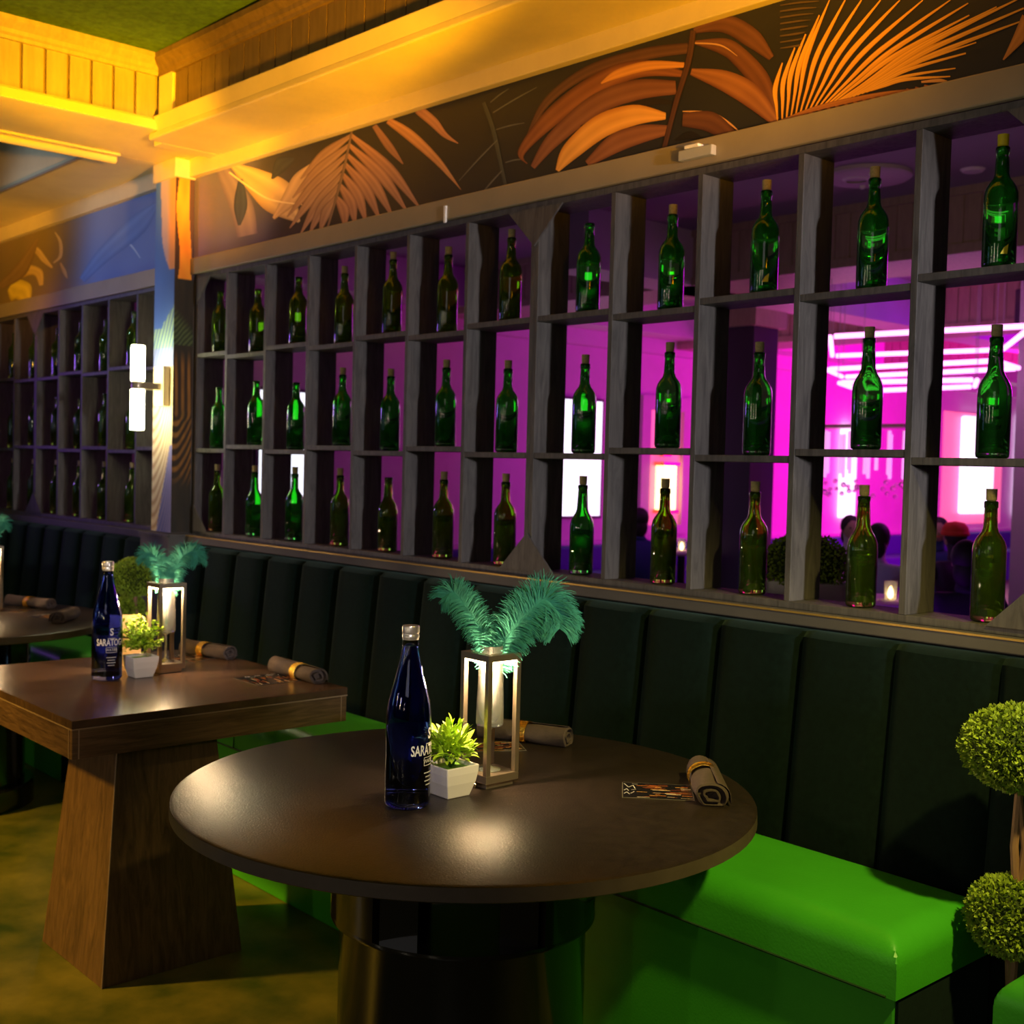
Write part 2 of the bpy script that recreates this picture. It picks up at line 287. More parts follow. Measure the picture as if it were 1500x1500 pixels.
MURAL=[([[-0.098,2.715,0.01,2.725],[0.03,2.536,0.217,2.545],[0.102,2.403,0.271,2.401]],(0.16,0.13,0.3),(0.34,0.26,0.42)),
([[0.016,2.729,0.029,2.737],[0.171,2.604,0.279,2.667],[0.345,2.484,0.531,2.563],[0.593,2.403,0.608,2.408]],(0.42,0.26,0.17),(0.85,0.62,0.38)),
([[0.408,2.441,0.391,2.451],[0.582,2.485,0.477,2.537],[0.653,2.553,0.556,2.599],[0.683,2.621,0.675,2.625]],(0.4,0.24,0.16),(0.75,0.52,0.36)),
([[0.103,2.655,0.139,2.649],[0.065,2.55,0.183,2.532],[0.104,2.456,0.128,2.453]],(0.03,0.04,0.12),(0.07,0.09,0.22)),
([[0.546,2.672,0.555,2.661],[0.415,2.69,0.497,2.631],[0.375,2.614,0.389,2.608]],(0.02,0.025,0.05),(0.05,0.06,0.1)),
([[0.014,2.696,0.022,2.7],[0.176,2.611,0.185,2.617],[0.366,2.525,0.371,2.532],[0.639,2.466,0.64,2.469]],(0.8,0.6,0.45),(0.95,0.8,0.6)),
([[0.951,2.691,0.964,2.678],[0.747,2.661,0.796,2.623],[0.601,2.578,0.609,2.573]],(0.2,0.1,0.07),(0.5,0.3,0.22)),
([[0.938,2.657,0.952,2.644],[0.711,2.611,0.762,2.574],[0.542,2.511,0.549,2.506]],(0.2,0.1,0.07),(0.5,0.3,0.22)),
([[0.925,2.623,0.941,2.611],[0.684,2.559,0.739,2.522],[0.502,2.439,0.51,2.435]],(0.2,0.1,0.07),(0.5,0.3,0.22)),
([[0.912,2.589,0.928,2.577],[0.687,2.517,0.744,2.482],[0.525,2.392,0.533,2.388]],(0.2,0.1,0.07),(0.5,0.3,0.22)),
([[0.893,2.555,0.912,2.544],[0.715,2.482,0.777,2.45],[0.608,2.359,0.617,2.355]],(0.2,0.1,0.07),(0.5,0.3,0.22)),
([[0.876,2.516,0.895,2.505],[0.735,2.454,0.798,2.424],[0.669,2.346,0.678,2.343]],(0.2,0.1,0.07),(0.5,0.3,0.22)),
([[0.853,2.472,0.874,2.462],[0.76,2.43,0.827,2.404],[0.748,2.347,0.758,2.344]],(0.2,0.1,0.07),(0.5,0.3,0.22)),
([[0.949,2.68,0.966,2.689],[1.179,2.508,1.23,2.528],[1.39,2.349,1.399,2.352]],(0.22,0.09,0.06),(0.58,0.3,0.19)),
([[0.936,2.647,0.954,2.655],[1.133,2.491,1.188,2.51],[1.318,2.345,1.327,2.348]],(0.22,0.09,0.06),(0.58,0.3,0.19)),
([[0.922,2.613,0.943,2.62],[1.08,2.473,1.139,2.489],[1.231,2.337,1.242,2.34]],(0.22,0.09,0.06),(0.58,0.3,0.19)),
([[0.909,2.58,0.931,2.586],[1.03,2.459,1.093,2.472],[1.15,2.339,1.162,2.34]],(0.22,0.09,0.06),(0.58,0.3,0.19)),
([[0.891,2.547,0.914,2.552],[0.975,2.446,1.043,2.455],[1.062,2.341,1.075,2.341]],(0.22,0.09,0.06),(0.58,0.3,0.19)),
([[0.874,2.508,0.897,2.513],[0.928,2.429,1.0,2.434],[0.991,2.34,1.004,2.34]],(0.22,0.09,0.06),(0.58,0.3,0.19)),
([[0.852,2.465,0.876,2.469],[0.881,2.409,0.957,2.411],[0.922,2.339,0.936,2.338]],(0.22,0.09,0.06),(0.58,0.3,0.19)),
([[0.955,2.701,0.968,2.697],[0.911,2.586,0.929,2.58],[0.855,2.465,0.873,2.459],[0.794,2.346,0.808,2.342]],(0.1,0.05,0.04),(0.3,0.2,0.15)),
([[1.182,2.687,1.205,2.703],[1.309,2.605,1.349,2.627],[1.475,2.493,1.505,2.506],[1.624,2.378,1.626,2.379]],(0.3,0.12,0.05),(0.72,0.36,0.16)),
([[1.356,2.689,1.391,2.708],[1.443,2.63,1.48,2.647],[1.523,2.573,1.542,2.584],[1.603,2.537,1.605,2.539]],(0.28,0.11,0.06),(0.62,0.3,0.17)),
([[1.094,2.689,1.122,2.695],[1.186,2.592,1.226,2.602],[1.288,2.52,1.295,2.522]],(0.2,0.09,0.06),(0.4,0.2,0.14)),
([[1.723,2.649,1.742,2.65],[1.773,2.55,1.796,2.55],[1.817,2.432,1.837,2.432],[1.852,2.338,1.869,2.338]],(0.03,0.035,0.03),(0.075,0.085,0.075)),
([[1.784,2.604,1.781,2.608],[1.891,2.625,1.887,2.63],[1.993,2.643,1.991,2.645]],(0.06,0.07,0.06),(0.17,0.18,0.17)),
([[1.799,2.546,1.798,2.549],[1.87,2.545,1.868,2.55],[1.939,2.542,1.938,2.544]],(0.06,0.07,0.06),(0.17,0.18,0.17)),
([[1.851,2.43,1.85,2.434],[1.897,2.43,1.896,2.435],[1.943,2.426,1.942,2.429]],(0.06,0.07,0.06),(0.17,0.18,0.17)),
([[1.769,2.641,1.766,2.644],[1.815,2.655,1.811,2.66],[1.859,2.667,1.857,2.669]],(0.06,0.07,0.06),(0.17,0.18,0.17)),
([[1.805,2.514,1.808,2.511],[1.708,2.467,1.714,2.462],[1.611,2.411,1.614,2.409]],(0.06,0.07,0.06),(0.17,0.18,0.17)),
([[1.832,2.41,1.836,2.407],[1.773,2.378,1.779,2.373],[1.715,2.338,1.718,2.336]],(0.06,0.07,0.06),(0.17,0.18,0.17)),
([[2.608,2.636,2.615,2.605],[2.431,2.661,2.443,2.624],[2.205,2.66,2.227,2.626],[2.024,2.599,2.052,2.576],[1.942,2.49,1.951,2.485]],(0.05,0.02,0.014),(0.16,0.07,0.04)),
([[2.595,2.562,2.593,2.544],[2.434,2.629,2.443,2.577],[2.253,2.631,2.296,2.568],[2.043,2.565,2.098,2.513],[1.911,2.463,1.946,2.445],[1.953,2.41,1.959,2.411]],(0.09,0.025,0.012),(0.34,0.12,0.045)),
([[2.598,2.584,2.599,2.569],[2.462,2.619,2.468,2.591],[2.337,2.622,2.351,2.595],[2.274,2.598,2.277,2.593]],(0.45,0.16,0.03),(0.8,0.36,0.08)),
([[2.568,2.54,2.573,2.501],[2.404,2.577,2.425,2.515],[2.225,2.565,2.272,2.504],[2.049,2.485,2.098,2.444],[1.972,2.402,1.993,2.388]],(0.11,0.035,0.02),(0.3,0.12,0.06)),
([[2.559,2.486,2.56,2.476],[2.467,2.51,2.472,2.489],[2.33,2.506,2.339,2.488],[2.192,2.486,2.194,2.482]],(0.015,0.01,0.008),(0.03,0.02,0.012)),
([[2.536,2.457,2.536,2.438],[2.41,2.505,2.425,2.444],[2.255,2.502,2.305,2.433],[2.123,2.439,2.18,2.391],[2.088,2.371,2.104,2.361]],(0.55,0.2,0.02),(0.95,0.48,0.1)),
([[2.547,2.42,2.553,2.393],[2.437,2.441,2.456,2.388],[2.319,2.434,2.358,2.378],[2.218,2.375,2.236,2.355]],(0.14,0.045,0.02),(0.36,0.14,0.06)),
([[2.632,2.655,2.627,2.671],[2.731,2.633,2.737,2.679],[2.81,2.58,2.845,2.613],[2.888,2.523,2.903,2.532]],(0.06,0.02,0.014),(0.2,0.08,0.045)),
([[2.634,2.625,2.636,2.635],[2.728,2.576,2.745,2.614],[2.774,2.537,2.816,2.564],[2.839,2.464,2.891,2.48],[2.903,2.381,2.922,2.384]],(0.07,0.022,0.014),(0.22,0.085,0.04)),
([[2.621,2.544,2.627,2.561],[2.728,2.48,2.752,2.526],[2.811,2.424,2.856,2.462],[2.905,2.353,2.926,2.366]],(0.13,0.04,0.018),(0.42,0.17,0.06)),
([[2.635,2.626,2.635,2.63],[2.724,2.599,2.725,2.603],[2.783,2.558,2.784,2.559]],(0.5,0.25,0.12),(0.7,0.4,0.2)),
([[2.598,2.447,2.598,2.45],[2.696,2.423,2.697,2.428],[2.754,2.388,2.758,2.392],[2.8,2.352,2.802,2.353]],(0.6,0.28,0.09),(0.8,0.42,0.15)),
([[2.598,2.407,2.6,2.444],[2.686,2.377,2.708,2.425],[2.755,2.334,2.784,2.361]],(0.07,0.022,0.014),(0.18,0.07,0.03)),
([[2.578,2.37,2.575,2.376],[2.627,2.366,2.625,2.389],[2.669,2.357,2.671,2.363]],(0.01,0.008,0.006),(0.02,0.015,0.01)),
([[2.616,2.668,2.638,2.66],[2.602,2.587,2.624,2.578],[2.563,2.482,2.582,2.474],[2.523,2.356,2.541,2.349]],(0.035,0.014,0.01),(0.12,0.05,0.03)),
([[2.924,2.356,2.92,2.357],[2.922,2.393,2.913,2.394],[2.919,2.443,2.903,2.448],[2.933,2.506,2.929,2.508]],(0.55,0.2,0.01),(1.0,0.5,0.05)),
([[2.938,2.357,2.934,2.358],[2.941,2.4,2.931,2.402],[2.944,2.458,2.929,2.464],[2.97,2.536,2.966,2.538]],(0.55,0.2,0.01),(1.0,0.5,0.05)),
([[2.952,2.358,2.947,2.359],[2.958,2.406,2.949,2.409],[2.967,2.472,2.952,2.479],[3.002,2.562,2.998,2.564]],(0.55,0.2,0.01),(1.0,0.5,0.05)),
([[2.965,2.359,2.961,2.361],[2.977,2.415,2.968,2.418],[2.994,2.492,2.979,2.499],[3.041,2.6,3.037,2.602]],(0.55,0.2,0.01),(1.0,0.5,0.05)),
([[2.979,2.36,2.975,2.362],[2.994,2.422,2.985,2.425],[3.015,2.508,3.0,2.515],[3.069,2.63,3.066,2.632]],(0.55,0.2,0.01),(1.0,0.5,0.05)),
([[2.992,2.361,2.988,2.363],[3.014,2.42,3.005,2.424],[3.045,2.502,3.031,2.51],[3.115,2.618,3.111,2.62]],(0.55,0.2,0.01),(1.0,0.5,0.05)),
([[3.006,2.362,3.002,2.364],[3.034,2.418,3.026,2.423],[3.076,2.496,3.062,2.506],[3.161,2.605,3.158,2.608]],(0.55,0.2,0.01),(1.0,0.5,0.05)),
([[3.019,2.363,3.015,2.366],[3.056,2.416,3.048,2.422],[3.109,2.49,3.097,2.5],[3.214,2.591,3.211,2.594]],(0.55,0.2,0.01),(1.0,0.5,0.05)),
([[3.032,2.364,3.028,2.367],[3.077,2.415,3.07,2.42],[3.143,2.483,3.131,2.494],[3.266,2.577,3.263,2.58]],(0.55,0.2,0.01),(1.0,0.5,0.05)),
([[3.045,2.365,3.042,2.368],[3.101,2.412,3.094,2.418],[3.181,2.476,3.171,2.487],[3.326,2.561,3.324,2.564]],(0.55,0.2,0.01),(1.0,0.5,0.05)),
([[3.058,2.366,3.055,2.369],[3.126,2.409,3.12,2.416],[3.224,2.467,3.215,2.479],[3.396,2.543,3.394,2.546]],(0.55,0.2,0.01),(1.0,0.5,0.05)),
([[3.071,2.368,3.068,2.371],[3.146,2.406,3.14,2.413],[3.254,2.458,3.246,2.47],[3.44,2.524,3.438,2.527]],(0.55,0.2,0.01),(1.0,0.5,0.05)),
([[3.083,2.369,3.081,2.372],[3.157,2.401,3.152,2.408],[3.262,2.444,3.254,2.456],[3.444,2.496,3.442,2.499]],(0.55,0.2,0.01),(1.0,0.5,0.05)),
([[3.096,2.37,3.094,2.373],[3.174,2.395,3.169,2.402],[3.284,2.427,3.277,2.44],[3.474,2.464,3.473,2.467]],(0.55,0.2,0.01),(1.0,0.5,0.05)),
([[3.109,2.371,3.106,2.374],[3.192,2.403,3.186,2.41],[3.309,2.446,3.302,2.458],[3.508,2.498,3.507,2.501]],(0.55,0.2,0.01),(1.0,0.5,0.05)),
([[3.121,2.372,3.119,2.375],[3.216,2.406,3.211,2.413],[3.349,2.451,3.342,2.463],[3.57,2.505,3.569,2.508]],(0.55,0.2,0.01),(1.0,0.5,0.05)),
([[3.134,2.373,3.132,2.376],[3.226,2.401,3.221,2.408],[3.355,2.437,3.349,2.449],[3.571,2.478,3.57,2.482]],(0.55,0.2,0.01),(1.0,0.5,0.05)),
([[3.146,2.374,3.144,2.377],[3.235,2.396,3.231,2.403],[3.361,2.423,3.355,2.435],[3.572,2.452,3.571,2.455]],(0.55,0.2,0.01),(1.0,0.5,0.05)),
([[3.159,2.375,3.157,2.378],[3.219,2.392,3.215,2.399],[3.305,2.414,3.301,2.422],[3.463,2.43,3.462,2.433]],(0.55,0.2,0.01),(1.0,0.5,0.05)),
([[3.171,2.376,3.169,2.379],[3.223,2.388,3.219,2.396],[3.298,2.404,3.294,2.413],[3.439,2.411,3.438,2.415]],(0.55,0.2,0.01),(1.0,0.5,0.05)),
([[3.183,2.377,3.181,2.381],[3.227,2.383,3.224,2.391],[3.29,2.39,3.288,2.398],[3.415,2.383,3.414,2.386]],(0.55,0.2,0.01),(1.0,0.5,0.05)),
([[3.195,2.378,3.194,2.382],[3.234,2.38,3.231,2.388],[3.289,2.382,3.287,2.391],[3.402,2.367,3.402,2.37]],(0.55,0.2,0.01),(1.0,0.5,0.05)),
([[2.923,2.354,2.921,2.359],[3.051,2.361,3.046,2.375],[3.205,2.36,3.202,2.372],[3.322,2.356,3.321,2.359]],(0.25,0.07,0.02),(0.5,0.2,0.04)),
([[3.017,2.361,3.019,2.366],[3.034,2.352,3.035,2.358],[3.055,2.35,3.055,2.352]],(0.3,0.09,0.02),(0.55,0.2,0.04)),
([[3.043,2.361,3.045,2.366],[3.06,2.352,3.061,2.358],[3.081,2.35,3.081,2.352]],(0.3,0.09,0.02),(0.55,0.2,0.04)),
([[3.07,2.361,3.071,2.366],[3.086,2.352,3.087,2.358],[3.107,2.35,3.107,2.352]],(0.3,0.09,0.02),(0.55,0.2,0.04)),
([[3.095,2.361,3.097,2.365],[3.112,2.352,3.113,2.358],[3.132,2.35,3.132,2.352]],(0.3,0.09,0.02),(0.55,0.2,0.04)),
([[3.121,2.361,3.123,2.365],[3.137,2.352,3.138,2.358],[3.157,2.35,3.157,2.352]],(0.3,0.09,0.02),(0.55,0.2,0.04)),
([[3.146,2.361,3.148,2.365],[3.162,2.352,3.163,2.358],[3.182,2.35,3.182,2.352]],(0.3,0.09,0.02),(0.55,0.2,0.04)),
([[3.171,2.361,3.173,2.365],[3.187,2.352,3.188,2.358],[3.206,2.35,3.206,2.352]],(0.3,0.09,0.02),(0.55,0.2,0.04)),
([[3.195,2.361,3.197,2.365],[3.211,2.352,3.212,2.358],[3.23,2.35,3.23,2.352]],(0.3,0.09,0.02),(0.55,0.2,0.04)),
([[3.219,2.361,3.221,2.365],[3.235,2.352,3.236,2.358],[3.254,2.35,3.254,2.352]],(0.3,0.09,0.02),(0.55,0.2,0.04)),
([[3.243,2.361,3.245,2.365],[3.259,2.352,3.26,2.358],[3.277,2.35,3.277,2.352]],(0.3,0.09,0.02),(0.55,0.2,0.04)),
([[3.267,2.36,3.269,2.365],[3.282,2.352,3.283,2.358],[3.301,2.35,3.301,2.352]],(0.3,0.09,0.02),(0.55,0.2,0.04)),
([[3.29,2.36,3.292,2.365],[3.305,2.352,3.306,2.358],[3.324,2.35,3.324,2.352]],(0.3,0.09,0.02),(0.55,0.2,0.04)),
([[3.313,2.36,3.315,2.364],[3.328,2.352,3.329,2.358],[3.346,2.35,3.346,2.352]],(0.3,0.09,0.02),(0.55,0.2,0.04)),
([[3.336,2.36,3.338,2.364],[3.351,2.351,3.352,2.358],[3.369,2.35,3.369,2.352]],(0.3,0.09,0.02),(0.55,0.2,0.04)),
([[3.33,2.369,3.329,2.374],[3.375,2.361,3.375,2.369],[3.399,2.356,3.399,2.358]],(0.6,0.25,0.05),(0.8,0.4,0.1)),
([[2.919,2.655,2.918,2.658],[2.976,2.646,2.975,2.651],[3.037,2.635,3.037,2.637]],(0.05,0.03,0.015),(0.14,0.09,0.05)),
([[2.919,2.639,2.919,2.643],[2.977,2.63,2.976,2.636],[3.03,2.621,3.03,2.623]],(0.05,0.03,0.015),(0.14,0.09,0.05)),
([[2.92,2.623,2.919,2.627],[2.977,2.615,2.976,2.62],[3.022,2.608,3.022,2.61]],(0.05,0.03,0.015),(0.14,0.09,0.05)),
([[2.921,2.607,2.92,2.611],[2.978,2.599,2.977,2.604],[3.015,2.595,3.014,2.596]],(0.05,0.03,0.015),(0.14,0.09,0.05)),
([[2.921,2.591,2.921,2.595],[2.979,2.583,2.977,2.589],[3.007,2.581,3.007,2.583]],(0.05,0.03,0.015),(0.14,0.09,0.05)),
([[2.922,2.575,2.921,2.579],[2.979,2.567,2.978,2.573],[3.0,2.568,2.999,2.569]],(0.05,0.03,0.015),(0.14,0.09,0.05)),
([[2.923,2.559,2.922,2.563],[2.98,2.552,2.979,2.557],[2.992,2.554,2.991,2.556]],(0.05,0.03,0.015),(0.14,0.09,0.05)),
([[2.923,2.544,2.923,2.547],[2.981,2.536,2.979,2.542],[2.985,2.541,2.983,2.542]],(0.05,0.03,0.015),(0.14,0.09,0.05)),
([[3.53,2.376,3.527,2.378],[3.569,2.403,3.548,2.421],[3.607,2.432,3.568,2.467]],(0.4,0.14,0.02),(0.7,0.3,0.06)),
([[-2.679,2.426,-2.596,2.466],[-2.615,2.36,-2.477,2.474],[-2.535,2.364,-2.294,2.422],[-2.397,2.318,-2.296,2.323]],(0.5,0.34,0.03),(0.95,0.72,0.06)),
([[-2.547,2.472,-2.594,2.505],[-2.332,2.482,-2.371,2.547],[-2.235,2.469,-2.129,2.494],[-2.169,2.408,-2.108,2.407]],(0.45,0.28,0.05),(0.75,0.52,0.14)),
([[-2.349,2.611,-2.36,2.624],[-2.247,2.603,-2.208,2.634],[-2.135,2.542,-2.068,2.558],[-1.99,2.489,-1.969,2.494]],(0.4,0.25,0.06),(0.7,0.5,0.2)),
([[-1.954,2.684,-1.937,2.685],[-1.89,2.619,-1.842,2.618],[-1.887,2.549,-1.841,2.538],[-1.968,2.519,-1.953,2.513]],(0.4,0.3,0.15),(0.65,0.5,0.3)),
([[-1.871,2.505,-1.854,2.506],[-1.83,2.449,-1.777,2.453],[-1.768,2.409,-1.76,2.41]],(0.4,0.25,0.08),(0.65,0.45,0.2)),
([[-1.157,2.565,-1.149,2.57],[-0.982,2.499,-0.966,2.504],[-0.858,2.42,-0.852,2.422]],(0.3,0.38,0.5),(0.5,0.6,0.75)),
([[-1.525,2.367,-1.595,2.398],[-1.233,2.446,-1.368,2.515],[-0.818,2.54,-0.981,2.633],[-0.67,2.645,-0.713,2.669]],(0.1,0.17,0.38),(0.17,0.28,0.55)),
([[-2.762,2.442,-2.838,2.481],[-2.374,2.496,-2.549,2.564],[-2.18,2.671,-2.216,2.683]],(0.2,0.12,0.04),(0.34,0.22,0.08))]

# ================================================================== THE SETTING
mb = MB(); mb.box(-9, 8, -7, 18, -.05, 0); struct('floor', mb, 'floor')
# half wall under the racks and wall above them
mb = MB(); mb.box(-9, 8, .0, .135, 0, 1.088); struct('wall_rear_lower', mb, 'wall')
mb = MB(); mb.box(-9, 8, .0, .14, 2.30, 3.3); mb.box(-.56, -.30, .0, .135, 1.088, 2.30); struct('wall_rear_upper', mb, 'wall')
mb = MB(); mb.box(-9, 8, -7.1, -7, 0, 3.3); struct('wall_front', mb, 'wall')
mb = MB(); mb.box(8, 8.1, -7.1, 18, 0, 3.4); struct('wall_right', mb, 'wall')
mb = MB(); mb.box(-9.1, -9, -7.1, .14, 0, 3.3); struct('wall_left', mb, 'wall')

# mural wallpaper: one printed sheet over the right bay, one over the left bay, one round the column
def lerp(a, b, t): return tuple(x+(y-x)*t for x, y in zip(a, b))
def nz(x, z, s=1.): return .5+.5*noise.noise(Vector((x*s, z*s, 3.3)))
def mural_sheet(x0, x1, z0f, z1f, bg, leaves, y=-.004, nx=120, nzn=10):
    mb = MB(); cols = []
    vs = []; fs = []
    for j in range(nzn+1):
        for i in range(nx+1):
            x = x0+(x1-x0)*i/nx; z = z0f(x)+(z1f(x)-z0f(x))*j/nzn
            vs.append((x, y, z)); cols.append(bg(x, z))
    for j in range(nzn):
        for i in range(nx): fs.append((j*(nx+1)+i, j*(nx+1)+i+1, (j+1)*(nx+1)+i+1, (j+1)*(nx+1)+i))
    mb.add(vs, fs)
    for li, (W, c1, c2) in enumerate(leaves):
        P = catmull(W, 6); n = len(P); yy = y-.0004-.00003*li
        vs = []; cc = []
        for i, (xa, za, xb, zb) in enumerate(P):
            for k in range(5):
                t = k/4; x = xa+(xb-xa)*t; z = za+(zb-za)*t
                x = min(max(x, x0), x1); z = min(max(z, z0f(x)), z1f(x))
                u = [0., .75, .55, 1., .25][k]; u = max(0, min(1, u+.35*(nz(x, z, 14)-.5)))
                vs.append((x, yy, z)); cc.append(lerp(c1, c2, u))
        fs = [(i*5+k, i*5+k+1, (i+1)*5+k+1, (i+1)*5+k) for i in range(n-1) for k in range(4)]
        mb.add(vs, fs); cols += cc
    return mb, cols
def bgR(x, z):
    base = lerp((.020, .020, .024), (.030, .028, .022), nz(x, z, 4))
    return lerp((.16, .15, .34), base, smoothstep(-.1, .75, x+.5*(nz(x, z, 5)-.5)))
def bgL(x, z):
    b = lerp((.10, .17, .40), (.20, .28, .50), nz(x, z, 3))
    o = lerp((.22, .17, .06), (.30, .20, .08), nz(x, z, 4))
    return lerp(o, b, smoothstep(-2.1, -1.35, x+.5*(nz(x, z, 2)-.5)))
LR = [l for l in MURAL if sum(q[0] for q in l[0])/len(l[0]) > -.28]
LL = [l for l in MURAL if sum(q[0] for q in l[0])/len(l[0]) <= -.28]
mb, cols = mural_sheet(-.30, 6.5, lambda x: 2.352, lambda x: 2.722+dz(x), bgR, LR, nx=260)
tag(mb.build('trim_1', 'mural', cols=cols, fixn=False), kind='structure')
mb, cols = mural_sheet(-4.5, -.5, lambda x: 2.352, lambda x: 2.722, bgL, LL, nx=130)
tag(mb.build('trim_2', 'mural', cols=cols, fixn=False), kind='structure')

# painted trim between mural and rack, fascia above the mural
mb = MB()
mb.box(-.30, 6.5, -.02, 0, 2.283, 2.356); mb.box(-9, -.5, -.02, 0, 2.268, 2.350)
struct('trim_3', mb, 'trim', bevel=.004)
mb = MB()
mb.box(-.31, 6.5, -.035, 0, 2.715, 2.80, dz=dz); mb.box(-9, -.5, -.035, 0, 2.722, 2.81)
mb.box(-.515, -.290, -.105, 0, 2.712, 2.80)
struct('trim_4', mb, 'cream', bevel=.004)

# bulkhead along the rear wall (right bay)
mb = MB()
mb.box(-.02, 6.5, -.36, 0, 2.772, 2.80, dz=dz)
mb.box(-.10, -.02, -.30, 0, 2.772, 2.80)
struct('ceiling_bulkhead_soffit', mb, 'cream', bevel=.006)
mb = MB()
def dzb(x): return -.018*max(x, 0)
# sloping ledge front (catches the light), lower border of the boarded face
x0, x1 = .05, 6.5
for (xa, xb) in ((.05, 6.5),):
    mb.hexa([(xa, -.352, 2.775+dz(xa)), (xb, -.352, 2.775+dz(xb)), (xb, -.30, 2.775+dz(xb)), (xa, -.30, 2.775+dz(xa)),
             (xa, -.376, 2.856+dzb(xa)), (xb, -.376, 2.856+dzb(xb)), (xb, -.30, 2.856+dzb(xb)), (xa, -.30, 2.856+dzb(xa))])
mb.box(.05, .175, -.352, -.30, 2.85, 3.03)
struct('trim_5', mb, 'cream', bevel=.004)
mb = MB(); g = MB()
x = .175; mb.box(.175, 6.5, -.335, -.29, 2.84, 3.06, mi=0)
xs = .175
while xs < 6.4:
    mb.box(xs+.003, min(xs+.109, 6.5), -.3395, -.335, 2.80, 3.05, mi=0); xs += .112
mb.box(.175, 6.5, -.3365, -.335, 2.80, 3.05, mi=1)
struct('trim_6', mb, ['bead_shaded', 'groove'])
def crown(mb, axis, a0, a1, face, sgn, z, dzf=None):
    prof = [(0, 0), (.016, 0), (.020, .012), (.030, .020), (.034, .034), (.050, .050), (.060, .060), (.060, .082), (0, .082)]
    if axis == 'x':
        n = len(prof); vs = []
        for a in (a0, a1):
            for d, h in prof: vs.append((a, face+sgn*d, z+h+(dzf(a) if dzf else 0)))
    else:
        n = len(prof); vs = []
        for a in (a0, a1):
            for d, h in prof: vs.append((face+sgn*d, a, z+h))
    mb.add(vs, [(i, (i+1) % n, n+(i+1) % n, n+i) for i in range(n)]+[tuple(range(n)), tuple(range(n, 2*n))])
mb = MB(); crown(mb, 'x', .05, 6.5, -.335, -1, 3.018, lambda x: -.016*max(x, 0)); struct('trim_7', mb, 'bead_shaded')

# beam running out from the column into the room
mb = MB()
mb.box(-.47, .05, -6, 0, 2.80, 2.85)
mb.box(.045, .062, -6, -.36, 2.80, 2.842); struct('ceiling_beam', mb, 'cream', bevel=.004)
mb = MB(); mb.box(-.46, .03, -6, -.30, 2.84, 3.10)
ys = -.36
k = 0
while ys > -5.8:
    mb.box(.03, .045, ys-.086, ys-.006, 2.84, 3.03); ys -= .092
mb.box(.03, .0315, -6, -.36, 2.84, 3.03, mi=1)
struct('trim_8', mb, ['bead', 'grooveX'])
mb = MB(); crown(mb, 'y', -.36, -6, .045, 1, 3.022); struct('trim_9', mb, 'bead')
mb = MB(); mb.tube([(-.49, -.30, 2.785), (-.49, -6, 2.785)], .022, 12); mb.box(-.50, -.43, -6, -.30, 2.79, 2.81); struct('trim_10', mb, 'cream', auto=True)
# left bay soffit
mb = MB(); mb.box(-9, -.47, -.39, 0, 2.80, 2.83); mb.box(-9, -.47, -.39, -.37, 2.83, 3.1); struct('ceiling_left_soffit', mb, 'cream')
mb = MB(); mb.box(-9, -.47, -.402, -.388, 2.795, 2.805); struct('trim_11', mb, 'trim')
mb = MB(); mb.box(-9, -.45, -6, -.38, 3.10, 3.14); struct('ceiling_left_coffer', mb, 'greyceil')
mb = MB(); mb.box(.0, 8, -7, -.30, 3.10, 3.14); struct('ceiling_green_coffer', mb, 'greenceil')
mb = MB(); mb.box(-9, 8, -7, .14, 3.30, 3.34); struct('ceiling', mb, 'greyceil')

# column with wrapped mural
CX0, CX1, CY = -.500, -.305, -.092
mb = MB(); mb.box(CX0, CX1, CY, 0, 1.10, 2.715); struct('wall_column', mb, 'wall')
mb = MB(); cols = []
def colgrid(p0, p1, nx, nzn, fn):
    base = len(mb.v); vs = []; fs = []
    for j in range(nzn+1):
        for i in range(nx+1):
            u = i/nx; v = j/nzn; z = 1.103+(2.712-1.103)*v
            vs.append((p0[0]+(p1[0]-p0[0])*u, p0[1]+(p1[1]-p0[1])*u, z)); cols.append(fn(u, z))
    for j in range(nzn):
        for i in range(nx): fs.append((j*(nx+1)+i, j*(nx+1)+i+1, (j+1)*(nx+1)+i+1, (j+1)*(nx+1)+i))
    mb.add(vs, fs)
def front(u, z):   # blue sky, cream bloom at the top, pale fronds beside and under the lamp
    blue = lerp((.06, .17, .48), (.13, .27, .62), nz(u*2, z*3, 1))
    c = blue
    if z > 2.30:
        e = (z-2.50)/.22; edge = .33+.55*abs(e)**2.2 if e < 0 else .33-.1*e
        if u > edge: c = lerp((.62, .48, .46), (.90, .42, .12), smoothstep(.55, .8, u))
    st = .5+.5*sin((z*1.0-u*.42)*95+2*nz(u*3, z*3))
    if 1.93 < z < 2.14:
        if u > .9-(2.14-z)*6+.2*nz(u*9, z*9) or z < 2.04: c = lerp((.10, .22, .42), (.50, .72, .34), st)
    if 1.86 < z <= 1.95: c = lerp((.22, .30, .52), (.34, .38, .56), st)
    if z <= 1.86:
        st = .5+.5*sin((z*1.0-u*u*.35)*110+2.5*nz(u*3, z*4))
        c = lerp((.60, .36, .12), (.95, .80, .45), st**.7)
        if z < 1.50 and u > .25+(z-1.1)*1.6: c = lerp((.16, .20, .50), (.52, .42, .50), st*.7)
    return c
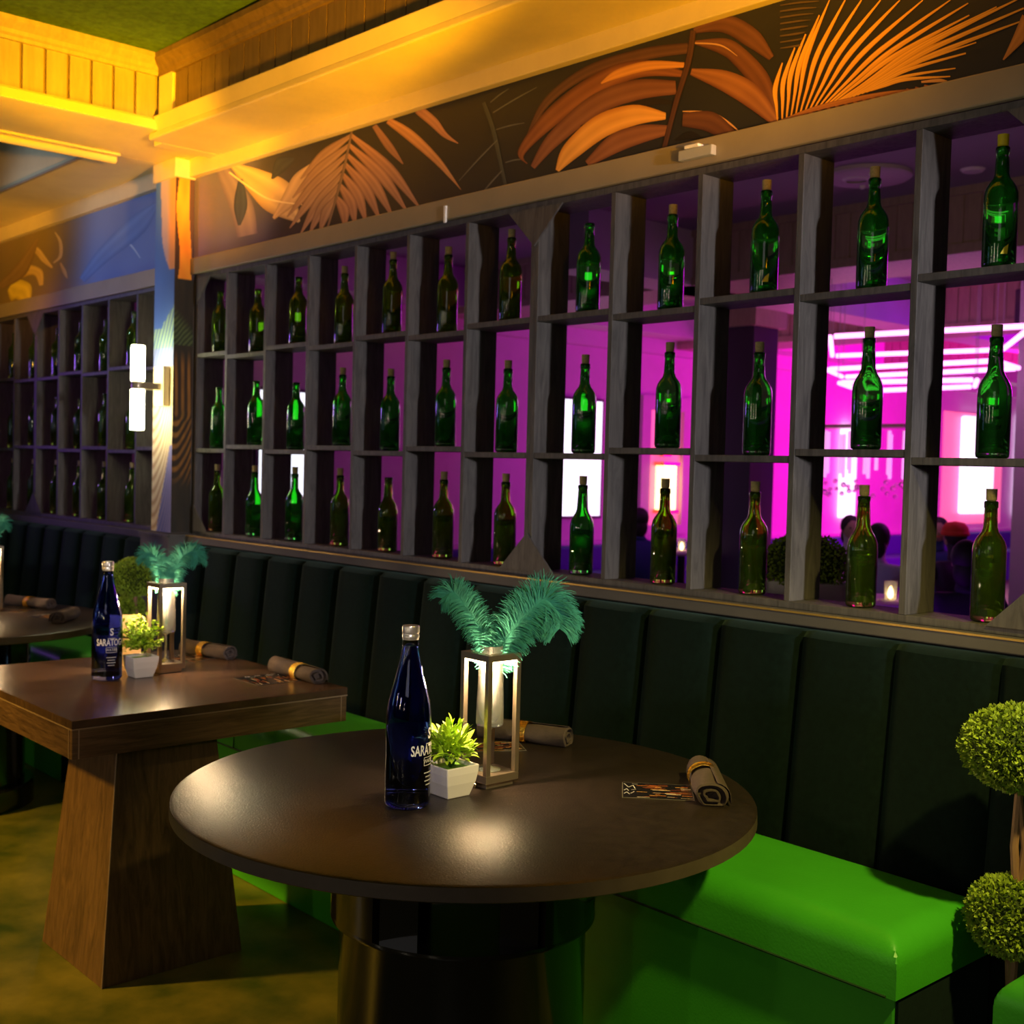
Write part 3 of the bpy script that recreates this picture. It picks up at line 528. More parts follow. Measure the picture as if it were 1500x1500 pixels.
def side(u, z):    # orange petal on top, dark stem, green frond, orange leaflets down to dark
    if z > 2.26:
        c = lerp((.75, .20, .01), (1, .42, .03), nz(u*3, z*9))
        if u < .16+.10*sin(z*14): c = (.05, .02, .01)
        if u > .80+.1*sin(z*9): c = (.10, .05, .05)
        return c
    c = lerp((.02, .02, .015), (.05, .035, .02), nz(u*4, z*8))
    if 1.96 < z < 2.16:
        st = (.5+.5*sin((z-u*.10)*230+5*nz(u*3, z*5)))**1.5; m = smoothstep(1.96, 2.0, z)*smoothstep(2.16, 2.10, z) if z < 2.1 else smoothstep(2.16, 2.10, z)
        c = lerp(c, lerp((.03, .05, .02), (.14, .20, .07), st), .8*(1-smoothstep(2.08, 2.15, z+.1*u)))
    if 1.30 < z < 1.95:
        k = smoothstep(1.58, 1.68, z)
        a = sin((z-u*u*.13)*120+4*nz(u*2, z*5)+2); b = sin(u*19+z*5+3*nz(u*2, z*4))
        st = .5+.5*(a*(1-k)+b*k)
        fade = (1-smoothstep(1.84, 1.95, z))*smoothstep(1.30, 1.42, z)
        c = lerp(c, lerp((.05, .025, .012), (.50, .21, .03), smoothstep(.35, .85, st)), fade*(.35+.55*nz(u*6+9, z*11)))
    return c
colgrid((CX0-.001, CY-.003), (CX1+.003, CY-.003), 26, 300, front)
colgrid((CX1+.003, CY-.003), (CX1+.003, 0), 30, 300, side)
tag(mb.build('trim_12', 'mural', cols=cols, fixn=False), kind='structure')

# sill ledge under the racks with its gold nosing, and the column's plinth
mb = MB(); mb.box(-.26, 6.5, -.045, .0, 1.060, 1.094); mb.box(-9, -.54, -.045, .0, 1.055, 1.090); struct('trim_13', mb, 'wall', bevel=.003)
mb = MB(); mb.box(-.26, 6.5, -.0475, -.043, 1.0905, 1.0952); struct('trim_14', mb, 'goldline')
mb = MB(); mb.box(-.56, -.25, -.135, .0, 1.085, 1.098, mi=1); mb.box(-.55, -.26, -.125, 0, 0, 1.085); struct('trim_15', mb, ['wall', 'rack'])

# ------------------------------------------------------------------ wall sconce
sx, sy = -.385, -.225
t = thing('wall_sconce', 'glowing double tube wall sconce on the mural column between the bottle racks', 'lamp', (sx, sy, 1.57))
mb = MB(); mb.lathe([(0, 1.787), (.030, 1.787), (.031, 1.80), (.031, 1.94), (.028, 1.948), (0, 1.948)], (sx, sy, 0), 20); mb.build('upper_tube', 'sconce', t, auto=True)
mb = MB(); mb.lathe([(0, 1.567), (.030, 1.567), (.031, 1.575), (.031, 1.748), (.028, 1.750), (0, 1.750)], (sx, sy, 0), 20); mb.build('lower_tube', 'sconce', t, auto=True)
mb = MB(); mb.lathe([(0, 1.750), (.026, 1.750), (.028, 1.762), (.028, 1.776), (.026, 1.787), (0, 1.787)], (sx, sy, 0), 20); mb.build('collar', 'bronze', t, auto=True)
mb = MB(); mb.box(sx-.012, sx+.03, CY-.004, sy, 1.752, 1.782); mb.build('arm', 'bronze', t, bevel=.002)
mb = MB(); mb.box(sx-.045, sx+.052, CY-.035, CY-.004, 1.680, 1.86); mb.build('backplate', 'cream', t, bevel=.003)

# little sensor and cable clip on the trim
t = thing('motion_sensor', 'small grey plastic sensor box stuck on the trim above the racks', 'sensor', (2.675, -.02, 2.30))
mb = MB(); mb.box(2.617, 2.735, -.042, -.020, 2.300, 2.328); mb.build('housing', 'plastic', t, bevel=.003)
mb = MB(); mb.box(2.640, 2.690, -.045, -.020, 2.329, 2.338); mb.build('lens_bar', 'white', t, bevel=.002)
mb = MB(); mb.box(1.560, 1.572, -.028, -.020, 2.272, 2.330); tag(mb.build('cable_clip', 'white', bevel=.002), 'tiny white upright clip on the olive trim below the fan palm mural', 'clip')

# ------------------------------------------------------------------ bottle racks
TH = .018; DEP = .135
def gusset(mb, cx, z, up, half=.125, h=.12, left=True, right=True):
    p = [(cx-(half if left else 0), z), (cx+(half if right else 0), z), (cx, z+(h if up else -h))]
    mb.prism(p, -.0065, 0, 'y')
def rack(divs, label, loc, joints, zsh=((1.490, 1.472), (1.886, 1.905)), zb=1.094, zt=2.283, par=0):
    t = thing('bottle_rack', label, 'shelf', loc, 'joined bottle racks over the banquette')
    a, b = divs[0], divs[-1]+TH
    mb = MB(); mb.box(a, b, 0, DEP, zb, zb+.019); mb.build('bottom_board', 'rack', t, bevel=.0015)
    mb = MB(); mb.box(a, b, 0, DEP, zt-.019, zt); mb.build('top_board', 'rack', t, bevel=.0015)
    for x in divs:
        mb = MB(); mb.box(x, x+TH, 0, DEP, zb+.019, zt-.019); mb.build('divider', 'rack', t, bevel=.0015)
    for i in range(len(divs)-1):
        for lv in range(2):
            z = zsh[lv][(i+par) % 2]
            mb = MB(); mb.box(divs[i]+TH, divs[i+1], .001, DEP-.002, z, z+.018); mb.build('shelf_board', 'rack', t, bevel=.0015)
    for (cx, L, Rr) in joints:
        for up in (True, False):
            mb = MB(); gusset(mb, cx, zb+.018 if up else zt-.018, up, left=L, right=Rr); mb.build('gusset_plate', 'rack', t)
    return t
dA = [-.278]+[.33*n for n in range(6)]+[1.98]
dB = [1.998]+[.33*n+.017 for n in range(7, 11)]+[3.647]
dC = [3.665]+[3.665+.33*n for n in range(1, 7)]
rack(dA, 'charcoal wooden bottle rack between the mural column and the middle corner plates', (.86, 0, 1.094), [(-.262, False, True), (1.998, True, False)], par=1)
rack(dB, 'charcoal wooden bottle rack on the right showing the neon room through it', (2.8, 0, 1.094), [(1.9982, False, True), (3.665, True, False)], par=1)
rack(dC, 'charcoal wooden bottle rack just starting at the right edge of the picture', (4.6, 0, 1.094), [(3.6652, False, True)], par=0)
dD = [-2.225+.334*n for n in range(1, 5)]; dD = [-2.222]+[-1.893, -1.572, -1.237, -.899]+[-.562]
dE = [-2.24-.334*n for n in range(5, -1, -1)]
rack(dD, 'dark bottle rack left of the mural column behind the glowing sconce', (-1.4, 0, 1.09), [(-2.222, False, True)], ((1.478, 1.462), (1.868, 1.884)), 1.090, 2.268)
rack(dE, 'dark bottle rack at the far left edge beyond the joined corner plates', (-3.0, 0, 1.09), [(-2.2222, True, False)], ((1.478, 1.462), (1.868, 1.884)), 1.090, 2.268)

# ------------------------------------------------------------------ wine bottles
def bottle_meshes(kind):
    if kind == 0: prof = [(0, 0), (.030, 0), (.036, .003), (.0378, .010), (.0378, .160), (.0370, .174), (.0335, .186), (.0270, .197), (.0195, .207), (.0162, .218), (.0142, .262), (.0158, .264), (.0158, .276), (.0140, .279)]
    else: prof = [(0, 0), (.030, 0), (.036, .003), (.0375, .010), (.0380, .142), (.0372, .156), (.0345, .168), (.0290, .180), (.0222, .191), (.0180, .203), (.0145, .266), (.0158, .268), (.0158, .277), (.0140, .279)]
    inner = [(.0105, prof[-1][1]), (.0105, .24)]+[(max(r-.0035, .0105), z) for r, z in reversed(prof[4:10])]+[(.033, .014), (.022, .016), (.008, .03), (0, .034)]
    return prof+inner
def make_bottle(kind, mat, cap, capmat):
    t = thing('wine_bottle', 'x', 'bottle', (0, 0, 0), 'green bottles standing in the rack compartments')
    mb = MB(); mb.lathe(bottle_meshes(kind), (0, 0, 0), 28); mb.build('glass_body', mat, t, smooth=True)
    if cap:
        mb = MB(); mb.lathe([(0, .262), (.0100, .262), (.0102, .280), (.0122, .281), (.0128, .281+cap), (0, .281+cap)], (0, 0, 0), 14); mb.build('cork', capmat, t, auto=True)
    return t
protos = {}
def bottle(x, z, label, kind=0, mat='wine', cap=.026, capmat='cork', y=.062):
    key = (kind, mat, cap, capmat)
    if key not in protos:
        o = make_bottle(*key); o.location = (x, y, z); o['label'] = label; protos[key] = o
    else: o = dup(protos[key], (x, y, z), label)
    o.rotation_euler.z = random.uniform(0, 6); return o
RX = [-.162, .175, .498, .832, 1.157, 1.486, 1.816, 2.178, 2.516, 2.842, 3.172, 3.505]
ORD = ['first', 'second', 'third', 'fourth', 'fifth', 'sixth', 'seventh']
rows = [('bottom', None), ('middle', (1.490, 1.472)), ('top', (1.886, 1.905))]
for i, x in enumerate(RX):
    cell = i if i < 7 else i-7
    for r, (nm, zz) in enumerate(rows):
        z = 1.113 if zz is None else zz[(cell+1) % 2]+.018
        nocap = (nm == 'bottom' and i == 4) or (nm == 'top' and i == 7) or (nm != 'bottom' and i < 3)
        cap = 0 if nocap else .026
        cm = 'cork'
        if nm == 'top' and i == 11: cm = 'yellow'
        side_ = '%s compartment right of the mural column' % ORD[i] if i < 7 else ('%s compartment right of the corner plates' % ORD[i-7])
        what = 'yellow capped' if cm == 'yellow' else ('open' if nocap else 'corked')
        kind = 1 if (r == 1 and i in (10, 11)) or r == 0 and i % 3 == 1 else 0
        mt = 'winedk' if (r == 2 and i < 7) or (r == 0 and i not in (1, 2, 7)) else 'wine'
        b = bottle(x+random.uniform(-.004, .004), z+.0005, '%s glass bottle, %s shelf, %s' % (what, nm, side_), kind, mt, cap, cm)
        if nm == 'top' and i in (9, 11):
            mb = MB(); mb.prism([(-.008, .030), (.007, .030), (.009, .052), (-.001, .044)], -.0392, -.0384, 'y')
            o = mb.build('paper_sticker', 'yellow', b, world=False); o.rotation_euler.z = -b.rotation_euler.z+.75; o['label'] = 'yellow torn paper sticker'
for j, (xl, xr) in enumerate([(dD[4], dD[5]), (dD[3], dD[4]), (dD[2], dD[3]), (dD[1], dD[2]), (dD[0], dD[1]), (dE[4], dE[5]), (dE[3], dE[4])]):
    if j == 0: continue
    for r, (nm, zz) in enumerate([('bottom', None), ('middle', (1.478, 1.462)), ('top', (1.868, 1.884))]):
        idx = (5-1-j) if j <= 4 else (4 if j == 5 else 3)
        z = 1.109 if zz is None else zz[idx % 2]+.018
        bottle((xl+xr)/2+.012, z+.0005, 'dim dark green bottle on the %s shelf, %s compartment left of the mural column' % (nm, ORD[j]), 0, 'winedk', .0 if r else .026)
for n, x in enumerate((3.85, 4.17)):
    pass

# ------------------------------------------------------------------ banquette
def channel_back(x0, n, label, loc):
    t = thing('channel_tufted_panel', label, 'booth back', loc, 'channel tufted banquette backs')
    P = .257
    for c in range(n):
        xa = x0+c*P; mb = MB(); NX, NZ = 12, 12; vs = []; fs = []
        prof = []
        for j in range(NZ+1):
            v = j/NZ
            if v < .80: z = .30+(1.035-.30)*v/.80; y = -.155+.075*((z-.30)/.735); rr = 1
            else:
                a = (v-.80)/.20*pi/2; z = 1.035+.024*sin(a); y = -.080+.035*(1-cos(a)); rr = cos(a)*.9+.1
            prof.append((y, z, rr))
        for (y, z, rr) in prof:
            for i in range(NX+1):
                u = i/NX; bul = (1-abs(2*u-1)**3.2)**.6*.034*rr
                vs.append((xa+P*u, y-bul+.012, z-(0 if bul > .01 else .004)))
        for j in range(NZ):
            for i in range(NX): fs.append((j*(NX+1)+i, j*(NX+1)+i+1, (j+1)*(NX+1)+i+1, (j+1)*(NX+1)+i))
        base = len(vs); top0 = NZ*(NX+1)
        for i in range(NX+1): vs.append((xa+P*i/NX, -.002, 1.052))
        for i in range(NX+1): vs.append((xa+P*i/NX, -.002, .30))
        for i in range(NX):
            fs.append((top0+i, top0+i+1, base+i+1, base+i)); fs.append((i, i+1, base+NX+1+i+1, base+NX+1+i))
        for i in (0, NX):
            fs.append(tuple([j*(NX+1)+i for j in range(NZ+1)]+[base+i, base+NX+1+i]))
        mb.add(vs, fs); mb.build('back_channel', 'velvet', t, auto=True)
    return t
channel_back(-.243, 13, 'dark green velvet channel tufted back behind the round and square tables', (1.4, -.05, .30))
channel_back(3.098, 7, 'dark green velvet channel tufted back at the right above the bright green seat', (3.9, -.05, .30))
channel_back(-.56-.257*12, 12, 'dark green velvet channel tufted back left of the mural column', (-2.2, -.05, .30))

def rbox(mb, x0, x1, y0, y1, z0, z1, r, crown_=.0, mi=0, n=4):
    # rounded-edge upholstered box with slightly domed top
    bm = bmesh.new()
    NX, NY = 14, 8
    def prof(u, a, b, rr):
        return a+(b-a)*u
    bm.free()
    import itertools
    S = 8
    xs = [x0]+[x0+r*(1-cos(pi/2*k/S)) for k in range(1, S+1)]; xs = sorted(set([round(v, 5) for v in xs+[x0+r+(x1-x0-2*r)*k/16 for k in range(17)]+[x1-(v-x0) for v in xs]]))
    ys = [y0]+[y0+r*(1-cos(pi/2*k/S)) for k in range(1, S+1)]; ys = sorted(set([round(v, 5) for v in ys+[y0+r+(y1-y0-2*r)*k/8 for k in range(9)]+[y1-(v-y0) for v in ys]]))
    vs = []; fs = []
    def h(x, y):
        dx = max(0, (x0+r-x), (x-(x1-r))); dy = max(0, (y0+r-y), (y-(y1-r))); d = min(1, max(dx, dy)/r)
        dr = r*(1-math.sqrt(max(0, 1-d*d)))
        w = sin(pi*(x-x0)/(x1-x0))**.35*sin(pi*(y-y0)/(y1-y0))**.5 if x0 < x < x1 and y0 < y < y1 else 0
        return z1-dr*.9+crown_*w
    for y in ys:
        for x in xs: vs.append((x, y, h(x, y)))
    nx = len(xs); ny = len(ys)
    for j in range(ny-1):
        for i in range(nx-1): fs.append((j*nx+i, j*nx+i+1, (j+1)*nx+i+1, (j+1)*nx+i))
    ring = [j for j in range(nx)]+[j*nx+nx-1 for j in range(1, ny)]+[(ny-1)*nx+i for i in range(nx-2, -1, -1)]+[j*nx for j in range(ny-2, 0, -1)]
    b = len(vs)
    for q in ring: vs.append((vs[q][0], vs[q][1], z0))
    m = len(ring)
    for k in range(m): fs.append((ring[k], b+k, b+(k+1) % m, ring[(k+1) % m]))
    fs.append(tuple(b+k for k in range(m)))
    mb.add(vs, fs, mi)
def bench(x0, x1, label, seams):
    t = thing('banquette_bench', label, 'bench', ((x0+x1)/2, -.35, 0), 'green vinyl banquette benches')
    mb = MB(); rbox(mb, x0, x1, -.565, -.182, .450, .564, .060, .012); cu = mb.build('seat_cushion', 'vinyl', t, auto=True)
    mb = MB(); mb.box(x0+.012, x1-.012, -.545, -.182, .0, .449); mb.build('bench_base', 'vinyl', t, bevel=.006)
    mb = MB()
    for s in seams: mb.tube([(s, -.567, .455), (s, -.562, .530), (s, -.535, .556), (s, -.50, .564)], .0022, 6)
    mb.tube([(x0+.02, -.5665, .452), (x1-.02, -.5665, .452)], .003, 6)
    mb.build('seam_piping', 'seam', cu)
    mb = MB(); mb.box(x1-.012, x1-.006, -.543, -.182, .0, .448); o = mb.build('end_panel', 'velvet', t); o['label'] = 'dark end panel'
    return t
bench(-.06, 3.672, 'long bright green vinyl bench with its right end exposed behind the round table', [1.15])
bench(3.862, 5.6, 'green vinyl bench corner at the bottom right edge past the topiary', [4.6])
bench(-4.2, -.40, 'green vinyl bench at far left behind the distant round table', [-.52, -2.2])

# ================================================================== TABLES
def round_table(cx, cy, rot, label):
    t = thing('round_table', label, 'table', (0, 0, 0))
    mb = MB(); mb.lathe([(0, .7605), (.600, .7605), (.6065, .757)], (0, 0, 0), 96); mb.lathe([(.6065, .757), (.6075, .733), (.603, .730), (0, .730)], (0, 0, 0), 96, mi=1)
    mb.build('tabletop', ['table', 'tedge'], t, auto=True)
    # drum with an open niche under the top
    r1, r2 = .262, .280; za, zb_ = .50, .729
    mb = MB(); mb.lathe([(0, .09), (r1, .09), (r1, za-.004), (r1+.002, za), (0, za)], (0, 0, 0), 72); mb.build('drum', 'gloss', t, auto=True)
    mb = MB(); mb.lathe([(0, 0), (.300, 0), (.300, .085), (.293, .092), (0, .092)], (0, 0, 0), 72); mb.build('plinth', 'gloss', t, auto=True)
    mb = MB(); mb.lathe([(0, za), (r2, za), (r2+.001, za+.004), (r2, za+.010), (0, za+.010)], (0, 0, 0), 72); mb.build('niche_shelf', 'gloss', t, auto=True)
    # curved shell leaving an opening of ~75 degrees
    g = radians(37)
    for s in (0, 1):
        a0, a1 = (g, pi-g) if s == 0 else (pi+g, 2*pi-g)
        mb = MB(); n = 40; vs = []
        for i in range(n+1):
            a = a0+(a1-a0)*i/n
            for rr, z in ((r2, za+.010), (r2, zb_), (r2-.02, zb_), (r2-.02, za+.010)): vs.append((rr*cos(a), rr*sin(a), z))
        fs = [(i*4+k, (i+1)*4+k, (i+1)*4+(k+1) % 4, i*4+(k+1) % 4) for i in range(n) for k in range(4)]+[(3, 2, 1, 0), tuple(n*4+k for k in range(4))]
        mb.add(vs, fs)
        x = r2*cos(g)
        for q in (-1, 1):
            yy = (r2*sin(g)-.014)*(1 if s == 0 else -1)
            mb.box(q*x-.02 if q > 0 else q*x, q*x if q > 0 else q*x+.02, min(yy, yy*.52), max(yy, yy*.52), za+.010, zb_)
        mb.build('niche_wall', 'gloss', t, auto=True)
    t.location = (cx, cy, 0); t.rotation_euler.z = rot
    return t
rt = round_table(2.9, -.99, radians(-42), 'large round dark table nearest the camera on a glossy black drum base')
r2t = dup(rt, (-.36, -1.0, 0), 'round dark table at the far left edge beyond the square table', rz=radians(20))

TX0, TX1, TY0, TY1 = .85, 1.800, -1.395, -.545
t = thing('square_table', 'square walnut laminate table with deep apron on a tapered pedestal', 'table', ((TX0+TX1)/2, (TY0+TY1)/2, 0))
mb = MB(); mb.box(TX0, TX1, TY0, TY1, .738, .760); mb.build('tabletop', 'lamt', t, bevel=.0015)
mb = MB(); mb.box(TX0+.004, TX1-.002, TY0+.002, TY1-.002, .658, .736, 0)
mb.build('apron', 'lam', t, bevel=.001)
mb = MB()
for z in (.7355,):
    mb.box(TX0, TX1+.0005, TY0-.0005, TY1, z-.0008, z+.0022)
mb.box(TX1-.0015, TX1-.0008, TY0+.018, TY0+.021, .658, .735); mb.box(TX1-.024, TX1-.021, TY0+.0008, TY0+.0015, .658, .735)
mb.box(TX1-.0015, TX1-.0008, TY1-.022, TY1-.020, .658, .735)
mb.build('edge_joint', 'lamline', t)
px, py = 1.51, -1.06
mb = MB()
bt, tp = .213, .150
mb.hexa([(px-bt, py-bt, 0), (px+bt, py-bt, 0), (px+bt, py+bt, 0), (px-bt, py+bt, 0), (px-tp, py-tp, .658), (px+tp, py-tp, .658), (px+tp, py+tp, .658), (px-tp, py+tp, .658)])
mb.build('pedestal', 'lamv', t, bevel=.002)
mb = MB()
e = .0012
mb.tube([(px+bt-.001, py-bt+.001, .0), (px+tp-.001, py-tp+.001, .655)], .0022, 6); mb.build('corner_joint', 'lamline', t)

# ------------------------------------------------------------------ things on tables
def text_wrap(mb, s, size, r, ang, z, sx=1., mi=0, bold=0.):
    cu = bpy.data.curves.new('t', 'FONT'); cu.body = s; cu.size = size; cu.align_x = 'CENTER'; cu.align_y = 'CENTER'; cu.offset = bold
    cu.resolution_u = 3
    o = bpy.data.objects.new('t', cu); COL.objects.link(o)
    dg = bpy.context.evaluated_depsgraph_get(); me = o.evaluated_get(dg).to_mesh()
    vs = []
    for v in me.vertices:
        a = ang+v.co.x*sx/r; vs.append((r*cos(a), r*sin(a), z+v.co.y))
    fs = [tuple(p.vertices) for p in me.polygons]
    mb.add(vs, fs, mi); o.evaluated_get(dg).to_mesh_clear(); bpy.data.objects.remove(o); bpy.data.curves.remove(cu)
def water_bottle(x, y, ang, label):
    t = thing('water_bottle', label, 'bottle', (x, y, .7605), 'cobalt blue water bottles')
    prof = [(0, 0), (.038, 0), (.0445, .006), (.0455, .014), (.0455, .170), (.0448, .188), (.0415, .212), (.0345, .240), (.0270, .268), (.0205, .296), (.0168, .318), (.0158, .335)]
    inner = [(.0120, .335)]+[(max(r-.0035, .010), z) for r, z in reversed(prof[3:11])]+[(.040, .014), (0, .012)]
    mb = MB(); mb.lathe(prof+inner, (0, 0, 0), 40); b = mb.build('glass_body', 'blue', t, smooth=True, world=False)
    mb = MB()
    R0 = .0458
    text_wrap(mb, 'SARATOGA', .0285, R0, ang, .118, .62, bold=.0006)
    text_wrap(mb, 'S', .030, R0, ang, .150, .8, bold=.0008)
    text_wrap(mb, 'WATER', .011, R0, ang, .096, .95)
    for (a, b_, z0, z1) in ((-.36, .36, .1035, .1045), (-.36, .36, .0875, .0885)):
        vs = [(R0*cos(ang+a+(b_-a)*k/8), R0*sin(ang+a+(b_-a)*k/8), z) for z in (z0, z1) for k in range(9)]
        mb.add(vs, [(k, k+1, 10+k, 9+k) for k in range(8)])
    for q in (-.36, .35):
        vs = [(R0*cos(ang+q+d), R0*sin(ang+q+d), z) for z in (.0875, .1045) for d in (0, .02)]; mb.add(vs, [(0, 1, 3, 2)])
    for z, w in ((.130, .25), (.072, .34), (.064, .24), (.056, .30), (.048, .22)):
        n = 9
        for k in range(n):
            a = ang-w+2*w*k/n
            vs = [(R0*cos(a+d), R0*sin(a+d), zz) for zz in (z, z+.0022) for d in (0, 2*w/n*.7)]; mb.add(vs, [(0, 1, 3, 2)])
    mb.build('printed_label', 'white', b, world=False, fixn=False)
    mb = MB(); mb.lathe([(0, .338), (.0150, .338), (.0172, .338), (.0172, .343), (.0165, .344), (.0165, .347), (.0174, .348), (.0174, .359), (.0162, .362), (0, .362)], (0, 0, 0), 28)
    mb.lathe([(.0125, .334), (.0160, .334), (.0160, .339)], (0, 0, 0), 28)
    mb.build('screw_cap', 'capm', t, auto=True, world=False)
    return t
water_bottle(2.934, -1.172, radians(-37+14+50), 'cobalt blue water bottle with white lettering on the round table')
water_bottle(1.277, -1.076, radians(-23.6+17), 'cobalt blue water bottle with white lettering on the square table')

def pot_mb():
    mb = MB(); a, b = .042, .030
    lv = [(.000, .029), (.012, .0325), (.030, .038), (.050, .0415), (.066, .0425), (.066, .0385), (.056, .0375)]
    vs = []
    for z, r in lv:
        for sx_, sy_ in ((-1, -1), (1, -1), (1, 1), (-1, 1)): vs.append((sx_*r, sy_*r, z))
    n = len(lv)
    fs = [(j*4+k, j*4+(k+1) % 4, (j+1)*4+(k+1) % 4, (j+1)*4+k) for j in range(n-1) for k in range(4)]+[(3, 2, 1, 0), tuple((n-1)*4+k for k in range(4))]
    mb.add(vs, fs); return mb
def blade(mb, p, d, L, w, curl, mi=0, n=6):
    p = Vector(p); d = Vector(d).normalized(); s = d.cross(Vector((0, 0, 1)))
    if s.length < .1: s = Vector((1, 0, 0))
    s.normalize(); u = s.cross(d).normalized(); vs = []
    pos = p.copy(); dd = d.copy()
    for i in range(n+1):
        t = i/n; ww = w*math.sin(pi*min(1, .12+t*.88))**.7*(1 if t < .95 else .3)
        vs += [pos-s*ww+u*ww*.35, pos-u*ww*.15, pos+s*ww+u*ww*.35]
        dd = (dd+Vector((0, 0, -1))*curl*L/n*14*t+u*0).normalized(); pos = pos+dd*L/n
    mb.add(vs, [(i*3+k, i*3+k+1, (i+1)*3+k+1, (i+1)*3+k) for i in range(n) for k in range(2)], mi)
def potted(x, y, label, kind, seed):
    rr = random.Random(seed)
    t = thing('potted_plant', label, 'plant', (x, y, .7605), 'small lime plants in white square pots')
    pot_mb().build('pot', 'pot', t, world=False, bevel=.002)
    mb = MB()
    for k in range(230 if kind == 0 else 75):
        a = rr.uniform(0, 2*pi); el = math.asin(rr.uniform(-.30, 1)); d = Vector((cos(a)*cos(el), sin(a)*cos(el), sin(el)))
        st = Vector((0, 0, .090)); L0 = rr.uniform(.014, .044)
        p = st+Vector((d.x*L0*1.0, d.y*L0*1.0, d.z*L0*1.25))
        if kind == 0: blade(mb, p, d*.8+Vector((rr.uniform(-.8, .8), rr.uniform(-.8, .8), rr.uniform(.1, .9))), rr.uniform(.022, .036), rr.uniform(.0042, .0062), rr.uniform(1.5, 4.5))
        else:
            tip = st+Vector((d.x*.068, d.y*.068, .014+d.z*.088))
            mb.tube([st+Vector((d.x*.01, d.y*.01, 0)), (st+tip)/2+Vector((0, 0, .006)), tip], [.0012, .001, .0006], 5, mi=1)
            for q in range(9):
                f = .35+.65*q/8; pp = (st*(1-f)+tip*f)+Vector((rr.uniform(-.006, .006), rr.uniform(-.006, .006), rr.uniform(-.003, .006)))
                blade(mb, pp, Vector((rr.uniform(-1, 1), rr.uniform(-1, 1), rr.uniform(-.2, 1))), rr.uniform(.011, .017), rr.uniform(.004, .0062), .4, n=4)
    if kind == 0:
        for k in range(16):
            a = rr.uniform(0, 2*pi); mb.tube([(0, 0, .055), (cos(a)*.012, sin(a)*.012, .075), (cos(a)*.03, sin(a)*.03, .10)], .0014, 5, mi=1)
    mb.build('foliage', ['leafy', 'leafd'], t, smooth=True, world=False, fixn=False)
    mb = MB(); mb.box(-.037, .037, -.037, .037, .050, .057); mb.build('moss', 'leafd', t, world=False)
    return t
potted(2.922, -1.052, 'lime green curly leaved plant in a white square pot on the round table', 0, 3)
potted(1.287, -.972, 'lime green small leaved plant in a white square pot on the square table', 1, 5)

LH = .285
def lantern(x, y, label):
    t = thing('table_lantern', label, 'lamp', (x, y, .7605), 'open frame metal table lanterns')
    s = .046; p = .006
    mb = MB(); mb.box(-s, s, -s, s, .012, .030); mb.box(-s+.008, s-.008, -s+.008, s-.008, 0, .012); mb.build('base', 'bronze', t, world=False, bevel=.0015)
    for a in (-1, 1):
        for b in (-1, 1):
            mb = MB(); mb.box(a*s-(2*p if a > 0 else 0), a*s+(2*p if a < 0 else 0), b*s-(2*p if b > 0 else 0), b*s+(2*p if b < 0 else 0), .030, LH-.014); mb.build('post', 'bronze', t, world=False, bevel=.001)
    mb = MB(); z0, z1 = LH-.014, LH; hh = .029
    for (a, b, c, d) in ((-s, s, -s, -hh), (-s, s, hh, s), (-s, -hh, -hh, hh), (hh, s, -hh, hh)): mb.box(a, b, c, d, z0, z1)
    tf = mb.build('top_frame', 'bronze', t, world=False)
    mb = MB(); w = .0052; q = s-.0015
    for (a, b, c, d) in ((-q, q, -q, -q+w), (-q, q, q-w, q), (-q, -q+w, -q+w, q-w), (q-w, q, -q+w, q-w)): mb.box(a, b, c, d, z0-.0040, z0)
    for (a, b, c, d) in ((-.033, .033, -.033, -.029), (-.033, .033, .029, .033)): mb.box(a, b, c, d, z0-.003, z0)
    mb.build('led_strip', 'led', tf, world=False)
    l = bpy.data.lights.new('lantern_glow', 'POINT'); l.energy = LGP; l.color = (1, .68, .36); l.shadow_soft_size = .012
    o = bpy.data.objects.new('lantern_glow', l); COL.objects.link(o); o.parent = t; o.location = (.024, -.024, LH-.034)
    return t
LGP = 8
ln = lantern(2.902, -.930, 'champagne metal table lantern glowing on the round table')
mb = MB(); mb.box(.002, .020, -.0495, -.0465, .000, .020); o = mb.build('pull_tab', 'bronze', ln, world=False, bevel=.001); o.rotation_euler.y = .5; o.location = (-.01, 0, .0)
dl = dup(ln, (1.240, -.865, .7605), 'champagne metal table lantern glowing on the square table')
dl2 = dup(ln, (-.548, -.815, .7605), 'table lantern cut off by the left edge on the far round table')

def flute(x, y, label):
    t = thing('champagne_flute', label, 'glass', (x, y, .791), 'glasses inside the lanterns')
    prof = [(0, 0), (.026, 0), (.026, .0015), (.010, .004), (.0038, .010), (.0032, .050), (.0040, .086), (.010, .092), (.0275, .096), (.0300, .100), (.0290, .150), (.0265, .215), (.0250, .268), (.0240, .268), (.0253, .215), (.0277, .150), (.0285, .103), (.0, .100)]
    mb = MB(); mb.lathe(prof, (0, 0, 0), 28); mb.build('glass', 'clear', t, smooth=True, world=False); return t
fl = flute(2.902, -.930, 'stemmed glass holding teal feathers inside the round table lantern')
dup(fl, (1.240, -.865, .791), 'stemmed glass holding teal feathers inside the square table lantern')
dup(fl, (-.548, -.815, .791), 'stemmed glass inside the lantern at the left edge')

